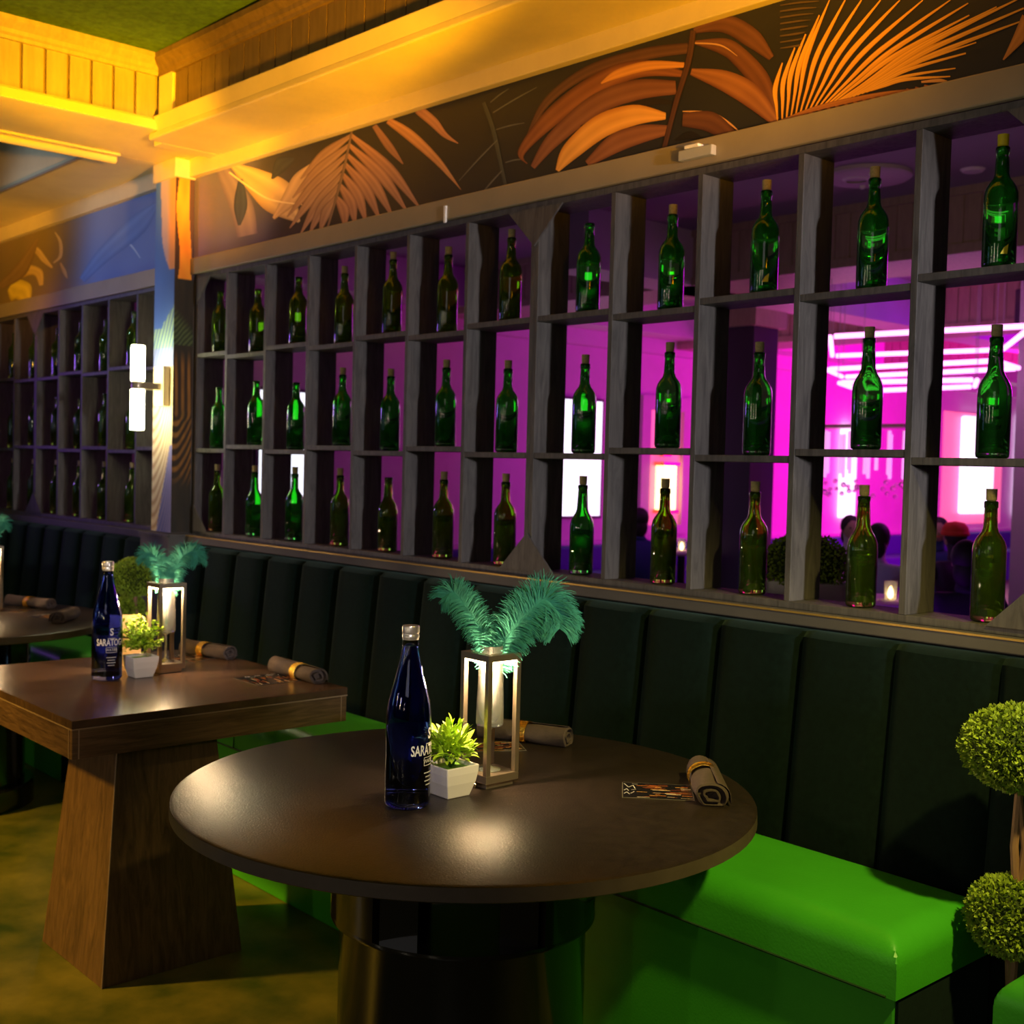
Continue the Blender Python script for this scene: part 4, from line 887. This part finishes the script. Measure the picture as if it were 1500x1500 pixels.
def feather(base, pts, label, seed, wmax=.060, nb=620):
    rr = random.Random(seed)
    P = [Vector(a) for a in catmull([tuple(p) for p in pts], 10)]
    n = len(P); t = thing('ostrich_feather', label, 'feather', tuple(base), 'teal ostrich feathers in the lantern glasses')
    mb = MB(); mb.tube([Vector(base)]+P, [.0016]+[.0015*(1-i/n)+.0004 for i in range(n)], 6); mb.build('quill', 'feather', t)
    mb = MB()
    view = Vector((.74, -.67, .05))
    for k in range(nb):
        f = rr.random()**.85; fi = f*(n-1.001); i = int(fi); a = fi-i
        p = P[i].lerp(P[i+1], a); tg = (P[min(i+2, n-1)]-P[max(i-1, 0)]).normalized()
        side = tg.cross(view).normalized()*(1 if rr.random() < .5 else -1)
        wl = wmax*(.35+.65*sin(pi*min(1, .08+f*.80))**.6)*rr.uniform(.65, 1.08)
        d = (side*1.0+tg*rr.uniform(.35, .9)+view*rr.uniform(-.6, .6)).normalized()
        m = 6; pos = p.copy(); q = d.copy(); wd = rr.uniform(.0008, .0015); vs = []
        gv = rr.uniform(.22, .50)
        for j in range(m+1):
            u = q.cross(view); u = u.normalized() if u.length > .01 else Vector((0, 0, 1))
            ww = wd*(1-.75*j/m); vs += [pos-u*ww, pos+u*ww]
            q = (q+Vector((0, 0, -1))*gv*(j/m)+Vector((rr.uniform(-1, 1), rr.uniform(-1, 1), rr.uniform(-1, 1)))*.07).normalized()
            pos = pos+q*wl/m
        mb.add(vs, [(2*j, 2*j+1, 2*j+3, 2*j+2) for j in range(m)])
    mb.build('barbs', 'feather', t, fixn=False, smooth=True); return t
# main lantern feathers (left one and right one)
Lx = Vector((2.902, -.930, 0)); rv = Vector((.667, .745, 0))
def fp(c, u, z, d=0.): v = c+rv*u+Vector((.74, -.67, 0))*d; return (v.x, v.y, z)
feather(fp(Lx, .0, .905), [fp(Lx, .0, 1.00), fp(Lx, -.012, 1.065), fp(Lx, -.045, 1.125), fp(Lx, -.082, 1.170), fp(Lx, -.108, 1.158)], 'left teal ostrich feather arching out of the round table lantern', 1, .045, 1100)
feather(fp(Lx, .004, .905), [fp(Lx, .006, 1.00), fp(Lx, .020, 1.055), fp(Lx, .062, 1.115), fp(Lx, .110, 1.160), fp(Lx, .140, 1.128), fp(Lx, .145, 1.10)], 'right teal ostrich feather drooping out of the round table lantern', 2, .066, 2300)
S2 = Vector((1.240, -.865, 0))
feather(fp(S2, 0, .905), [fp(S2, 0, 1.00), fp(S2, -.015, 1.07), fp(S2, -.035, 1.125), fp(S2, -.062, 1.135), fp(S2, -.070, 1.115)], 'left teal feather curling from the square table lantern', 3, .045, 800)
feather(fp(S2, 0.002, .905), [fp(S2, .002, 1.00), fp(S2, .015, 1.06), fp(S2, .045, 1.125), fp(S2, .085, 1.145), fp(S2, .100, 1.115)], 'right teal feather arching from the square table lantern', 4, .048, 900)
feather(fp(S2, -.002, .905), [fp(S2, 0, 1.00), fp(S2, .002, 1.05), fp(S2, .006, 1.10), fp(S2, .002, 1.125)], 'short middle teal feather in the square table lantern', 8, .040, 260)
S3 = Vector((-.548, -.815, 0))
feather(fp(S3, .0, .905), [fp(S3, .0, 1.0), fp(S3, .01, 1.07), fp(S3, .03, 1.14), fp(S3, .062, 1.150), fp(S3, .07, 1.12)], 'teal feather at the left edge over the far round table', 5, .045, 420)

# napkin rolls
def napkin(p0, p1, label, ringf=.5, r=.0235, ring=True, seed=1):
    rr = random.Random(seed)
    a = Vector((*p0, .7605)); b = Vector((*p1, .7605)); L = (b-a).length; ang = math.atan2(b.y-a.y, b.x-a.x)
    t = thing('napkin_roll', label, 'napkin', (a.x, a.y, .7605), 'rolled taupe napkins')
    mb = MB(); NS = 30; NA = 30; vs = []; fs = []
    def rad(u, th):
        pinch = 1-.16*math.exp(-((u-ringf)/.10)**2) if ring else 1
        return r*(1.0+.06*sin(2*th+5*u)+.05*sin(3*th-9*u)+.03*noise.noise(Vector((u*8, th*2, seed))))*pinch*(1+.10*abs(2*u-1)**2)
    for i in range(NS+1):
        u = i/NS
        for k in range(NA):
            th = 2*pi*k/NA; q = rad(u, th); vs.append((u*L, q*cos(th)*1.12, max(.0005, .0215+q*sin(th)*.92)))
    fs = [(i*NA+k, i*NA+(k+1) % NA, (i+1)*NA+(k+1) % NA, (i+1)*NA+k) for i in range(NS) for k in range(NA)]
    mb.add(vs, fs)
    # spiral folds closing each end
    for e, u in ((0, 0.), (1, 1.)):
        prev = None
        base = [vs[(0 if e == 0 else NS)*NA+k] for k in range(NA)]
        c = Vector((u*L, 0, .0215)); lay = [base]
        for s_, dx in ((.86, .003), (.80, -.010), (.58, -.010), (.52, .002), (.40, .002), (.34, -.012), (.0, -.012)):
            off = dx*(1 if e else -1)
            lay.append([tuple(Vector((c.x+off, 0, 0))+Vector((0, (q[1]-c.y)*s_+.002*sin(k*.6), c.z+(q[2]-c.z)*s_))) for k, q in enumerate(base)])
        vv = [q for l_ in lay for q in l_]
        mb.add(vv, [(j*NA+k, j*NA+(k+1) % NA, (j+1)*NA+(k+1) % NA, (j+1)*NA+k) for j in range(len(lay)-1) for k in range(NA)])
    o = mb.build('cloth', 'napkin', t, world=False, auto=True); o.rotation_euler.z = ang
    # loose outer flap
    mb = MB(); vs = []
    for i in range(13):
        u = .02+.96*i/12
        for k in range(7):
            th = 1.9+.28*k; q = r*1.10+.0012*k+(.002 if k == 6 else 0); vs.append((u*L, q*cos(th)*1.12, max(.001, .0215+q*sin(th)*.95)))
    mb.add(vs, [(i*7+k, i*7+k+1, (i+1)*7+k+1, (i+1)*7+k) for i in range(12) for k in range(6)])
    o = mb.build('flap', 'napkin', t, world=False, smooth=True); o.rotation_euler.z = ang; md = o.modifiers.new('s', 'SOLIDIFY'); md.thickness = .0012
    if ring:
        mb = MB(); w = .014; x0 = ringf*L
        for (xa, xb, r0, r1) in ((-w, w, 1.10, 1.14), (-w, -w+.003, 1.12, 1.19), (w-.003, w, 1.12, 1.19)):
            vs = []
            for xx, q in ((xa, r0), (xa, r1), (xb, r1), (xb, r0)):
                for k in range(36):
                    th = 2*pi*k/36; vs.append((x0+xx, r*q*cos(th)*1.10, max(.0004, .0215+r*q*sin(th)*.93)))
            mb.add(vs, [(j*36+k, j*36+(k+1) % 36, ((j+1) % 4)*36+(k+1) % 36, ((j+1) % 4)*36+k) for j in range(4) for k in range(36)])
        # raised key pattern
        for k in range(9):
            th0 = 2*pi*k/9
            for (ua, ub, ta, tb) in ((-.010, .010, 0, .09), (-.010, -.007, 0, .5), (-.010, .006, .42, .5), (.003, .006, .2, .5), (-.004, .006, .2, .28)):
                vs = []
                for q in (1.135, 1.175):
                    for xx, tt in ((ua, ta), (ub, ta), (ub, tb), (ua, tb)):
                        th = th0+tt; vs.append((x0+xx, r*q*cos(th)*1.10, max(.0004, .0215+r*q*sin(th)*.93)))
                mb.hexa(vs)
        o = mb.build('napkin_ring', 'gold', t, world=False, auto=True); o.rotation_euler.z = ang
        o['label'] = 'gold ring with raised key pattern'
    return t
napkin((3.312, -.680), (3.150, -.520), 'rolled taupe napkin with gold ring on the right side of the round table', .70, .027, seed=2)
napkin((2.755, -.545), (2.540, -.640), 'rolled taupe napkin with gold ring behind the round table lantern', .50, .026, seed=3)
napkin((1.700, -.585), (1.430, -.575), 'rolled taupe napkin with gold ring at the right end of the square table', .42, .025, seed=4)
napkin((1.150, -.585), (.930, -.640), 'rolled taupe napkin with gold ring behind the square table lantern', .55, .025, seed=5)
napkin((-.505, -.560), (-.74, -.660), 'rolled napkin with gold ring on the far round table at left', .50, .024, seed=6)
napkin((-.16, -.60), (-.02, -.72), 'dark rolled napkin beside the tall blue bottle on the far round table', .5, .026, ring=False, seed=7)

# menu cards
def card(c, ang, w, h, label, seed):
    rr = random.Random(seed)
    t = thing('menu_card', label, 'card', (c[0], c[1], .7610), 'printed menu cards on the tables')
    mb = MB(); cols = []
    def rect(x0, x1, y0, y1, z, col):
        n = len(mb.v); mb.add([(x0, y0, z), (x1, y0, z), (x1, y1, z), (x0, y1, z)], [(0, 1, 2, 3)]); cols.extend([col]*4)
    mb.box(-w/2, w/2, -h/2, h/2, 0, .0008); cols += [(.16, .14, .12)]*8
    rect(-w/2+.002, w/2-.002, -h/2+.002, h/2-.002, .0009, (.012, .010, .012))
    for k in range(46):
        x = -w/2+.028+rr.random()*(w-.05); y = -h/2+.005+rr.random()*(h-.012); l = rr.uniform(.01, .04)
        c1 = rr.choice([(.75, .25, .04), (.95, .50, .12), (.50, .10, .03), (.9, .75, .55), (.3, .08, .03)])
        rect(x, min(w/2-.003, x+l), y, y+rr.uniform(.0008, .003), .00092+.00001*k, c1)
    def line(x0, y0, x1, y1):
        d = Vector((x1-x0, y1-y0, 0)); p = Vector((-d.y, d.x, 0)).normalized()*.0007
        n = len(mb.v); mb.add([(x0-p.x, y0-p.y, .0015), (x1-p.x, y1-p.y, .0015), (x1+p.x, y1+p.y, .0015), (x0+p.x, y0+p.y, .0015)], [(0, 1, 2, 3)]); cols.extend([(.95, .95, .95)]*4)
    X = -w/2+.004
    for (a, b, c_, d) in ((.0, .030, .010, .012), (.010, .012, .020, .022), (.020, .022, .024, .006), (.0, -.004, .006, .004), (.006, .004, .010, -.006), (.0, -.020, .006, -.012), (.006, -.012, .012, -.022), (.014, -.018, .022, -.008), (.018, .030, .030, .028), (.016, .000, .026, .002)):
        line(X+a, b*h/.075, X+c_, d*h/.075)
    o = mb.build('printed_card', 'card', t, world=False, cols=cols, fixn=False); o.rotation_euler.z = ang; return t
card((3.168, -.684), radians(43), .150, .125, 'glossy printed menu card under the napkin at the right of the round table', 1)
card((2.650, -.700), radians(60), .15, .10, 'printed menu card lying behind the round table lantern', 2)
card((1.550, -.672), radians(0), .150, .165, 'printed menu card beside the gold ringed napkin on the square table', 3)
card((1.045, -.690), radians(20), .15, .12, 'printed menu card behind the square table lantern', 4)
card((-.56, -.74), radians(35), .22, .12, 'orange printed menu card at left on the far round table', 5)
card((-.24, -.66), radians(30), .16, .11, 'pale printed menu card in the middle of the far round table', 6)
# small table sign behind the plant of the square table
t = thing('table_sign', 'small upright pale wooden sign board behind the square table plant', 'sign', (1.15, -.905, .7605))
mb = MB(); d = Vector((.667, .745, 0)); n_ = Vector((.745, -.667, 0)); c = Vector((1.150, -.962, 0))
def slab(mb, c, a0, a1, z0, z1, th, tilt=0.):
    vs = []
    for z in (z0, z1):
        for aa, tt in ((a0, -th), (a1, -th), (a1, th), (a0, th)):
            v = c+d*aa+n_*(tt-tilt*(z-z0)); vs.append((v.x, v.y, z))
    mb.hexa(vs)
slab(mb, c, -.052, .050, .7750, .935, .003, .12); mb.build('board', 'signw', t)
mb = MB(); slab(mb, c, -.056, .054, .7605, .776, .016); mb.build('foot', 'signw', t)
mb = MB()
for z in (.845, .862, .880): slab(mb, c+n_*(.0036-.12*(z-.775)), -.038, .034, z, z+.006, .0006)
mb.build('printed_lines', 'groove', t)

# ------------------------------------------------------------------ topiaries
def fluff(mb, c, r, sc, n, seed, leaf=.011):
    rr = random.Random(seed)
    for i in range(n):
        z = 1-2*(i+.5)/n; ph = i*2.399963; q = math.sqrt(1-z*z)
        d = Vector((q*cos(ph), q*sin(ph), z)); lump = 1+.05*noise.noise(d*5+Vector((seed, 0, 0)))
        p = Vector(c)+Vector((d.x*sc[0], d.y*sc[1], d.z*sc[2]))*r*lump*rr.uniform(.90, 1.0)
        for k in range(4):
            e = (d+Vector((rr.uniform(-1, 1), rr.uniform(-1, 1), rr.uniform(-1, 1)))*.75).normalized()
            s = e.cross(Vector((rr.uniform(-1, 1), rr.uniform(-1, 1), rr.uniform(-1, 1)))).normalized()*leaf*.36
            L = leaf*rr.uniform(.6, 1.15)
            mb.add([p-s*.5, p+e*L*.5-s, p+e*L, p+e*L*.5+s], [(0, 1, 2, 3)])
def topiary(x, y, label, z1=.915, zl=.580, rl=.082, seed=1, lx=0.):
    t = thing('potted_topiary', label, 'plant', (x, y, 0), 'double ball topiaries between the benches')
    mb = MB(); mb.lathe([(0, 0), (.065, 0), (.078, .02), (.085, .20), (.080, .21), (.074, .20), (.070, .18), (0, .18)], (x, y, 0), 28); mb.build('pot', 'pot', t, auto=True)
    mb = MB(); mb.tube([(x-.006, y, .17), (x+.012, y+.006, zl), (x+.002, y, .72), (x+.010, y+.004, z1)], [.011, .009, .0085, .009], 8)
    mb.tube([(x+.012, y+.02, .17), (x-.006, y+.01, .5), (x+.020, y+.006, .72), (x-.004, y-.004, z1)], [.008, .007, .007, .006], 8); mb.build('trunk', 'trunk', t, auto=True)
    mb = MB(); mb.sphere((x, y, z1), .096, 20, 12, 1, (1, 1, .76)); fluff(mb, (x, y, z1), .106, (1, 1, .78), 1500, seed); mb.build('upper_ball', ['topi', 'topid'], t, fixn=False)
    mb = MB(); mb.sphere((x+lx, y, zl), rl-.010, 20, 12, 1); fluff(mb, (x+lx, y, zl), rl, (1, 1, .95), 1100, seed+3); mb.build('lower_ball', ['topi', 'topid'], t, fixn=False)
    return t
topiary(3.762, -.30, 'double ball topiary at the right edge between two green benches', seed=1)
topiary(-.225, -.30, 'mushroom topped topiary in front of the column plinth behind the blue bottle', z1=.915, zl=.775, rl=.062, seed=9, lx=-.045)

# ================================================================== THE BAR ROOM BEHIND THE RACKS
mb = MB(); mb.box(-4.1, -4.0, .14, 17.5, 0, 3.4); struct('wall_bar_left', mb, 'barwall')
mb = MB(); mb.box(-4.1, 8, 17, 17.1, 0, 3.4); struct('wall_bar_far', mb, 'barwall')
mb = MB(); mb.box(-4, 8, .14, 17, 3.20, 3.25); struct('ceiling_bar', mb, 'barceil')
def bulk(y, xw0=-4, xw1=8, zb=2.83, zt=3.20, name='trim_20', dep=.55):
    mb = MB(); mb.box(xw0, xw1, y, y+dep, zb-.03, zt)
    mb.box(xw0, xw1, y-.02, y, zb-.03, zb+.03); mb.box(xw0, xw1, y-.035, y, zt-.05, zt)
    x = xw0
    while x < xw1: mb.box(x+.004, x+.105, y-.010, y, zb+.03, zt-.05); x += .112
    struct(name, mb, 'bead')
bulk(4.30, name='trim_20'); bulk(7.6, name='trim_21', zb=2.80); bulk(11.2, name='trim_22', zb=2.80)
# fascia and cornice on the left wall of the bar
mb = MB(); mb.box(-4, -3.55, .14, 17, 2.86, 3.2); mb.box(-4, -3.90, .14, 17, 2.70, 2.86); mb.box(-4, -3.93, .14, 17, .62, .70); struct('trim_23', mb, 'barwall')
mb = MB(); mb.box(-1.3, -.95, 3.2, 16.5, 2.80, 3.2); struct('trim_24', mb, 'barwall')
# pillar with olive capital
mb = MB(); mb.box(-1.66, -1.33, 5.55, 5.88, 0, 2.66); struct('wall_bar_pillar', mb, 'dkpanel')
mb = MB(); mb.box(-1.71, -1.28, 5.50, 5.93, 2.66, 2.86); struct('trim_25', mb, 'bead')
mb = MB(); mb.box(.55, 1.15, 6.3, 6.9, 0, 3.2); struct('wall_bar_pier', mb, 'barwall')
# purple-dark booth backs along the wall
t = thing('bar_booth', 'dark booth seat back running along the pink wall of the bar room', 'booth', (-3.7, 9, 0))
mb = MB(); mb.box(-3.99, -3.75, 3.5, 16.5, .0, .66); mb.build('back', 'clothb', t, bevel=.02)
mb = MB(); mb.box(-3.75, -3.3, 3.5, 16.5, .0, .42); mb.build('seat', 'clothb', t, bevel=.02)
# lit screen, niche with lamp, bright panel
t = thing('wall_screen', 'bright white lit screen on the magenta bar wall', 'screen', (-3.97, 6.2, 1.5))
mb = MB(); mb.box(-3.995, -3.95, 5.90, 6.52, .93, 2.17); mb.build('frame', 'dkpanel', t)
mb = MB(); mb.box(-3.95, -3.945, 5.93, 6.49, .96, 2.14); mb.build('panel', 'screen', t)
t = thing('wall_screen', 'bright screen on the bar wall seen between the first bottles right of the mural column', 'screen', (-3.97, 2.7, 1.5))
mb = MB(); mb.box(-3.995, -3.95, 2.44, 2.96, .93, 2.05); mb.build('frame', 'dkpanel', t)
mb = MB(); mb.box(-3.95, -3.945, 2.47, 2.93, .96, 2.02); mb.build('panel', 'screen', t)
t = thing('wall_niche', 'pink lit niche frame with a yellow lamp in the bar room', 'niche', (-3.97, 7.5, 1.4))
mb = MB()
for (a, b, c_, d_) in ((7.10, 7.24, .75, 2.25), (7.78, 7.96, .75, 2.25), (7.24, 7.78, 2.10, 2.25), (7.24, 7.78, .75, .85)): mb.box(-3.995, -3.93, a, b, c_, d_)
mb.build('frame', 'barwall', t)
mb = MB(); mb.box(-3.995, -3.98, 7.24, 7.78, .85, 2.10); mb.build('glowing_back', 'pinklit', t)
t = thing('niche_lamp', 'yellow glowing rectangular lamp inside the pink bar niche', 'lamp', (-3.9, 7.48, 1.2))
mb = MB(); mb.box(-3.975, -3.85, 7.38, 7.59, 1.02, 1.50); mb.build('shade', 'lampshade', t, bevel=.01)
mb = MB(); mb.box(-3.975, -3.83, 7.35, 7.62, 1.50, 1.54); mb.box(-3.975, -3.83, 7.35, 7.62, .98, 1.02); mb.box(-3.96, -3.90, 7.42, 7.55, 1.60, 1.72); mb.build('bracket', 'brass', t)
t = thing('bar_wall_light', 'large white glowing wall panel beside the rightmost bottle column', 'lamp', (-3.9, 14.4, 1.5))
mb = MB(); mb.box(-3.98, -3.86, 14.0, 14.85, .93, 2.35); mb.build('diffuser', 'screen', t, bevel=.03)
mb = MB(); mb.box(-3.995, -3.97, 13.55, 15.3, .78, 2.40); mb.build('backboard', 'pinklit', t)
mb = MB(); mb.box(-3.99, -3.90, 15.75, 15.95, .9, 2.45); mb.box(-3.99, -3.9, 10.95, 11.2, .9, 2.1); tag(mb.build('wall_light_strip', 'screen'), 'thin upright glowing strips on the magenta bar wall', 'lamp')

# neon pendant rectangles
def rectring(name, pts, label, r=.018):
    t = thing(name, label, 'lamp', tuple(pts[0]), 'stacked rectangular neon pendants')
    pts = [Vector(p) for p in pts]
    for i in range(len(pts)):
        a, b = pts[i], pts[(i+1) % len(pts)]; e = (b-a).normalized()*.035
        mb = MB(); mb.tube([a+e, b-e], r, 8); mb.build('neon_tube', 'neon', t)
    for p in pts:
        mb = MB(); mb.tube([p+Vector((0, 0, .02)), (p.x, p.y, 3.2)], .003, 5); mb.build('suspension_wire', 'plastic', t)
    return t
rectring('neon_pendant', [(-.74, 5.80, 2.40), (.55, 6.05, 2.40), (1.36, 4.80, 2.40), (.02, 4.62, 2.40)], 'topmost of the three rectangular pink neon pendants')
rectring('neon_pendant', [(-.80, 6.05, 2.25), (.72, 5.98, 2.25), (.85, 5.35, 2.25), (-.50, 5.36, 2.25)], 'middle one of the three rectangular pink neon pendants')
rectring('neon_pendant', [(-.55, 5.95, 2.12), (.45, 5.85, 2.12), (.75, 5.30, 2.12), (-.35, 5.30, 2.14)], 'lowest of the three rectangular pink neon pendants')

# round ceiling disc, downlight, speaker
t = thing('ceiling_disc', 'round white disc fitting on the purple bar ceiling', 'ceiling light', (.89, 3.64, 3.19))
mb = MB(); mb.lathe([(0, 3.17), (.235, 3.17), (.25, 3.18), (.25, 3.20), (0, 3.20)], (.89, 3.64, 0), 40); mb.build('disc', 'barwall', t, auto=True)
mb = MB(); mb.lathe([(.06, 3.160), (.075, 3.165), (.08, 3.17)], (.84, 3.60, 0), 20); mb.sphere((.99, 3.52, 3.165), .018, 10, 6); mb.sphere((.78, 3.76, 3.165), .018, 10, 6); mb.build('fitting', 'white', t)
mb = MB(); mb.lathe([(0, 3.185), (.055, 3.185), (.07, 3.20), (0, 3.20)], (1.381, 3.936, 0), 24); tag(mb.build('downlight', 'white', auto=True), 'small round downlight on the purple bar ceiling near the yellow capped bottle', 'ceiling light')
t = thing('wall_speaker', 'small dark box speaker with orange pilot light on the magenta bulkhead', 'speaker', (.10, 7.5, 2.9))
mb = MB(); mb.box(-.02, .28, 7.38, 7.56, 2.76, 3.05); cb = mb.build('cabinet', 'dkpanel', t, bevel=.01)
mb = MB(); mb.sphere((.07, 7.375, 2.98), .028, 10, 6); mb.build('pilot_light', 'orange', cb)

# crystal rod chandelier
t = thing('rod_chandelier', 'chandelier of lit glass rods with crystal drops hanging in the bar room', 'chandelier', (-1.6, 7.6, 1.9))
rr = random.Random(4)
for k in range(16):
    x = -2.05+k*.062; y = 7.55+.12*sin(k*1.7)
    mb = MB(); mb.tube([(x, y, 1.42+.04*(k % 3)), (x, y, 1.84+.03*(k % 2))], .017, 8); mb.build('glass_rod', 'rod', t)
for k in range(30):
    mb = MB(); mb.sphere((-2.10+rr.random()*1.05, 7.5+rr.random()*.2, 1.25+rr.random()*.14), rr.uniform(.018, .030), 8, 6); mb.build('crystal_drop', 'crystal', t)
mb = MB(); mb.box(-2.08, -1.05, 7.45, 7.75, 1.90, 1.93); mb.tube([(-1.6, 7.6, 1.93), (-1.6, 7.6, 2.8)], .008, 6); mb.build('frame', 'bronze', t)

# topiary on a white planter, seen between the lower bottles
t = thing('planter_topiary', 'dark round topiary on a white planter behind the lower bottles', 'plant', (2.57, .70, 0))
mb = MB(); mb.box(2.46, 2.68, .60, .80, 0, 1.10); mb.build('planter', 'pot', t, bevel=.008)
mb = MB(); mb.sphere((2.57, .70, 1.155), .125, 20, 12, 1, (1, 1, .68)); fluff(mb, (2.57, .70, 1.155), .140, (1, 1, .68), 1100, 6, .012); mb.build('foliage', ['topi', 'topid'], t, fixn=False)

# patrons sitting at bar tables
def person(x, y, face, label, top, hat=None, stl='', lean=.0, arm=.5, s=1.0):
    t = thing('person', label, 'person', (x, y, 0)); t.scale = (.84, .84, .84)
    me = bpy.data.meshes.new('body')
    J = [((0, 0, .52), .135), ((.0, 0, .70), .125), ((.02+lean, 0, .92), .150), ((.03+lean*1.3, 0, 1.05), .085), ((.04+lean*1.4, 0, 1.10), .048), ((.05+lean*1.5, 0, 1.18), .072), ((.05+lean*1.5, 0, 1.27), .078),
         ((.02+lean, .17, 1.00), .058), ((.10, .24, .80), .042), ((.30, .15, .79+arm*.05), .032), ((.37, .11, .80+arm*.05), .028),
         ((.02+lean, -.17, 1.00), .058), ((.10, -.24, .80), .042), ((.30, -.15, .79), .032), ((.37, -.11, .80), .028),
         ((.14, .10, .50), .085), ((.44, .12, .50), .062), ((.46, .12, .10), .042), ((.56, .12, .05), .035),
         ((.14, -.10, .50), .085), ((.44, -.12, .50), .062), ((.46, -.12, .10), .042), ((.56, -.12, .05), .035)]
    E = [(0, 1), (1, 2), (2, 3), (3, 4), (4, 5), (5, 6), (2, 7), (7, 8), (8, 9), (9, 10), (2, 11), (11, 12), (12, 13), (13, 14), (0, 15), (15, 16), (16, 17), (17, 18), (0, 19), (19, 20), (20, 21), (21, 22)]
    me.from_pydata([j[0] for j in J], E, [])
    me.materials.append(M[top])
    o = bpy.data.objects.new('body', me); COL.objects.link(o); o.parent = t; o.rotation_euler.z = face
    o.modifiers.new('skin', 'SKIN').use_smooth_shade = True
    for i, j in enumerate(J): me.skin_vertices[0].data[i].radius = (j[1], j[1])
    me.skin_vertices[0].data[0].use_root = True
    sb = o.modifiers.new('sub', 'SUBSURF'); sb.levels = 2; sb.render_levels = 2
    hx, hz = .05+lean*1.5, 1.235
    mb = MB(); mb.sphere((hx+.012, 0, hz), .086, 18, 12, 0, (1.0, .84, 1.22)); mb.sphere((hx+.100, 0, hz-.01), .014, 8, 6, 0, (1, .7, 1.2))
    for q in (-1, 1): mb.sphere((hx+.0, q*.074, hz-.01), .018, 8, 6, 0, (.7, .4, 1.2)); mb.sphere((hx+.090, q*.028, hz+.012), .010, 8, 6, 1)
    mb.box(hx+.088, hx+.098, -.020, .020, hz-.052, hz-.045, 2)
    h = mb.build('head', ['skin', 'hair', 'red'], t, world=False, smooth=True); h.rotation_euler.z = face
    mb = MB(); mb.sphere((hx-.014, 0, hz+.028), .096, 18, 12, 0, (1.0, .92, 1.06)); 
    if hat is None: mb.sphere((hx-.05, 0, hz-.06), .075, 14, 10, 0, (.7, 1, 1.3))
    c_ = mb.build('hair', 'hair', t, world=False, smooth=True); c_.rotation_euler.z = face
    if hat:
        mb = MB(); mb.lathe([(.104, .025), (.108, .05), (.100, .09), (.07, .125), (0, .138)], (hx-.004, 0, hz), 22); mb.lathe([(.108, .022), (.113, .030), (.112, .052), (.106, .056)], (hx-.004, 0, hz), 22)
        hh = mb.build('hat', hat, t, world=False, smooth=True); hh.rotation_euler.z = face
    for a in (o,): pass
    mb = MB(); mb.lathe([(0, .0), (.17, .0), (.17, .28), (.16, .31), (0, .315)], (x, y, 0), 28)
    tag(mb.build('stool', 'clothd', auto=True), 'dark round stool ' + stl, 'stool')
    return t
person(.78, 5.07, radians(150), 'person in a red knit cap sitting at a bar room table', 'clothd', 'red', stl='under the red capped person')
person(.10, 6.05, radians(-60), 'person with dark hair in a blue top sitting behind the red cap', 'clothb', stl='under the person behind the red cap')
person(.62, 4.32, radians(100), 'person in a pale top seen between two bottles near the planter topiary', 'clothl', stl='under the person in the pale top')
person(-.34, 5.50, radians(-40), 'person with dark hair in a pale top sitting beside the lit candle', 'clothl', stl='under the person beside the candle')
person(-1.67, 4.60, radians(140), 'person with dark hair in a blue top sitting below the pink niche', 'clothb', stl='under the person in the blue top')
person(1.95, 2.95, radians(120), 'person in a dark top sitting low just behind the rightmost bottles', 'clothd', stl='under the nearest person in the bar room')
def bar_table(x, y, label):
    t = thing('bar_table', label, 'table', (x, y, 0))
    mb = MB(); mb.lathe([(0, .735), (.32, .735), (.325, .742), (.325, .757), (.32, .76), (0, .76)], (x, y, 0), 36); mb.build('tabletop', 'barwall', t, auto=True)
    mb = MB(); mb.lathe([(0, 0), (.22, 0), (.22, .02), (.04, .04), (.035, .73), (0, .735)], (x, y, 0), 24); mb.build('pedestal', 'gloss', t, auto=True)
    k = thing('candle_holder', 'lit candle glass standing on %s' % label, 'candle', (x, y, .76))
    mb = MB(); mb.lathe([(0, 0), (.032, 0), (.038, .10), (.036, .10), (.030, .004), (0, .004)], (x, y, .7605), 18); mb.build('glass', 'clear', k, auto=True)
    mb = MB(); mb.lathe([(0, .006), (.012, .010), (.016, .03), (.010, .055), (0, .075)], (x, y, .7605), 12); mb.build('flame', 'candle', k, auto=True)
bar_table(.20, 4.72, 'the round bar table between the seated people')
bar_table(-1.95, 5.45, 'the round bar table below the pink niche')
bar_table(1.25, 3.45, 'the round bar table behind the rightmost bottles')
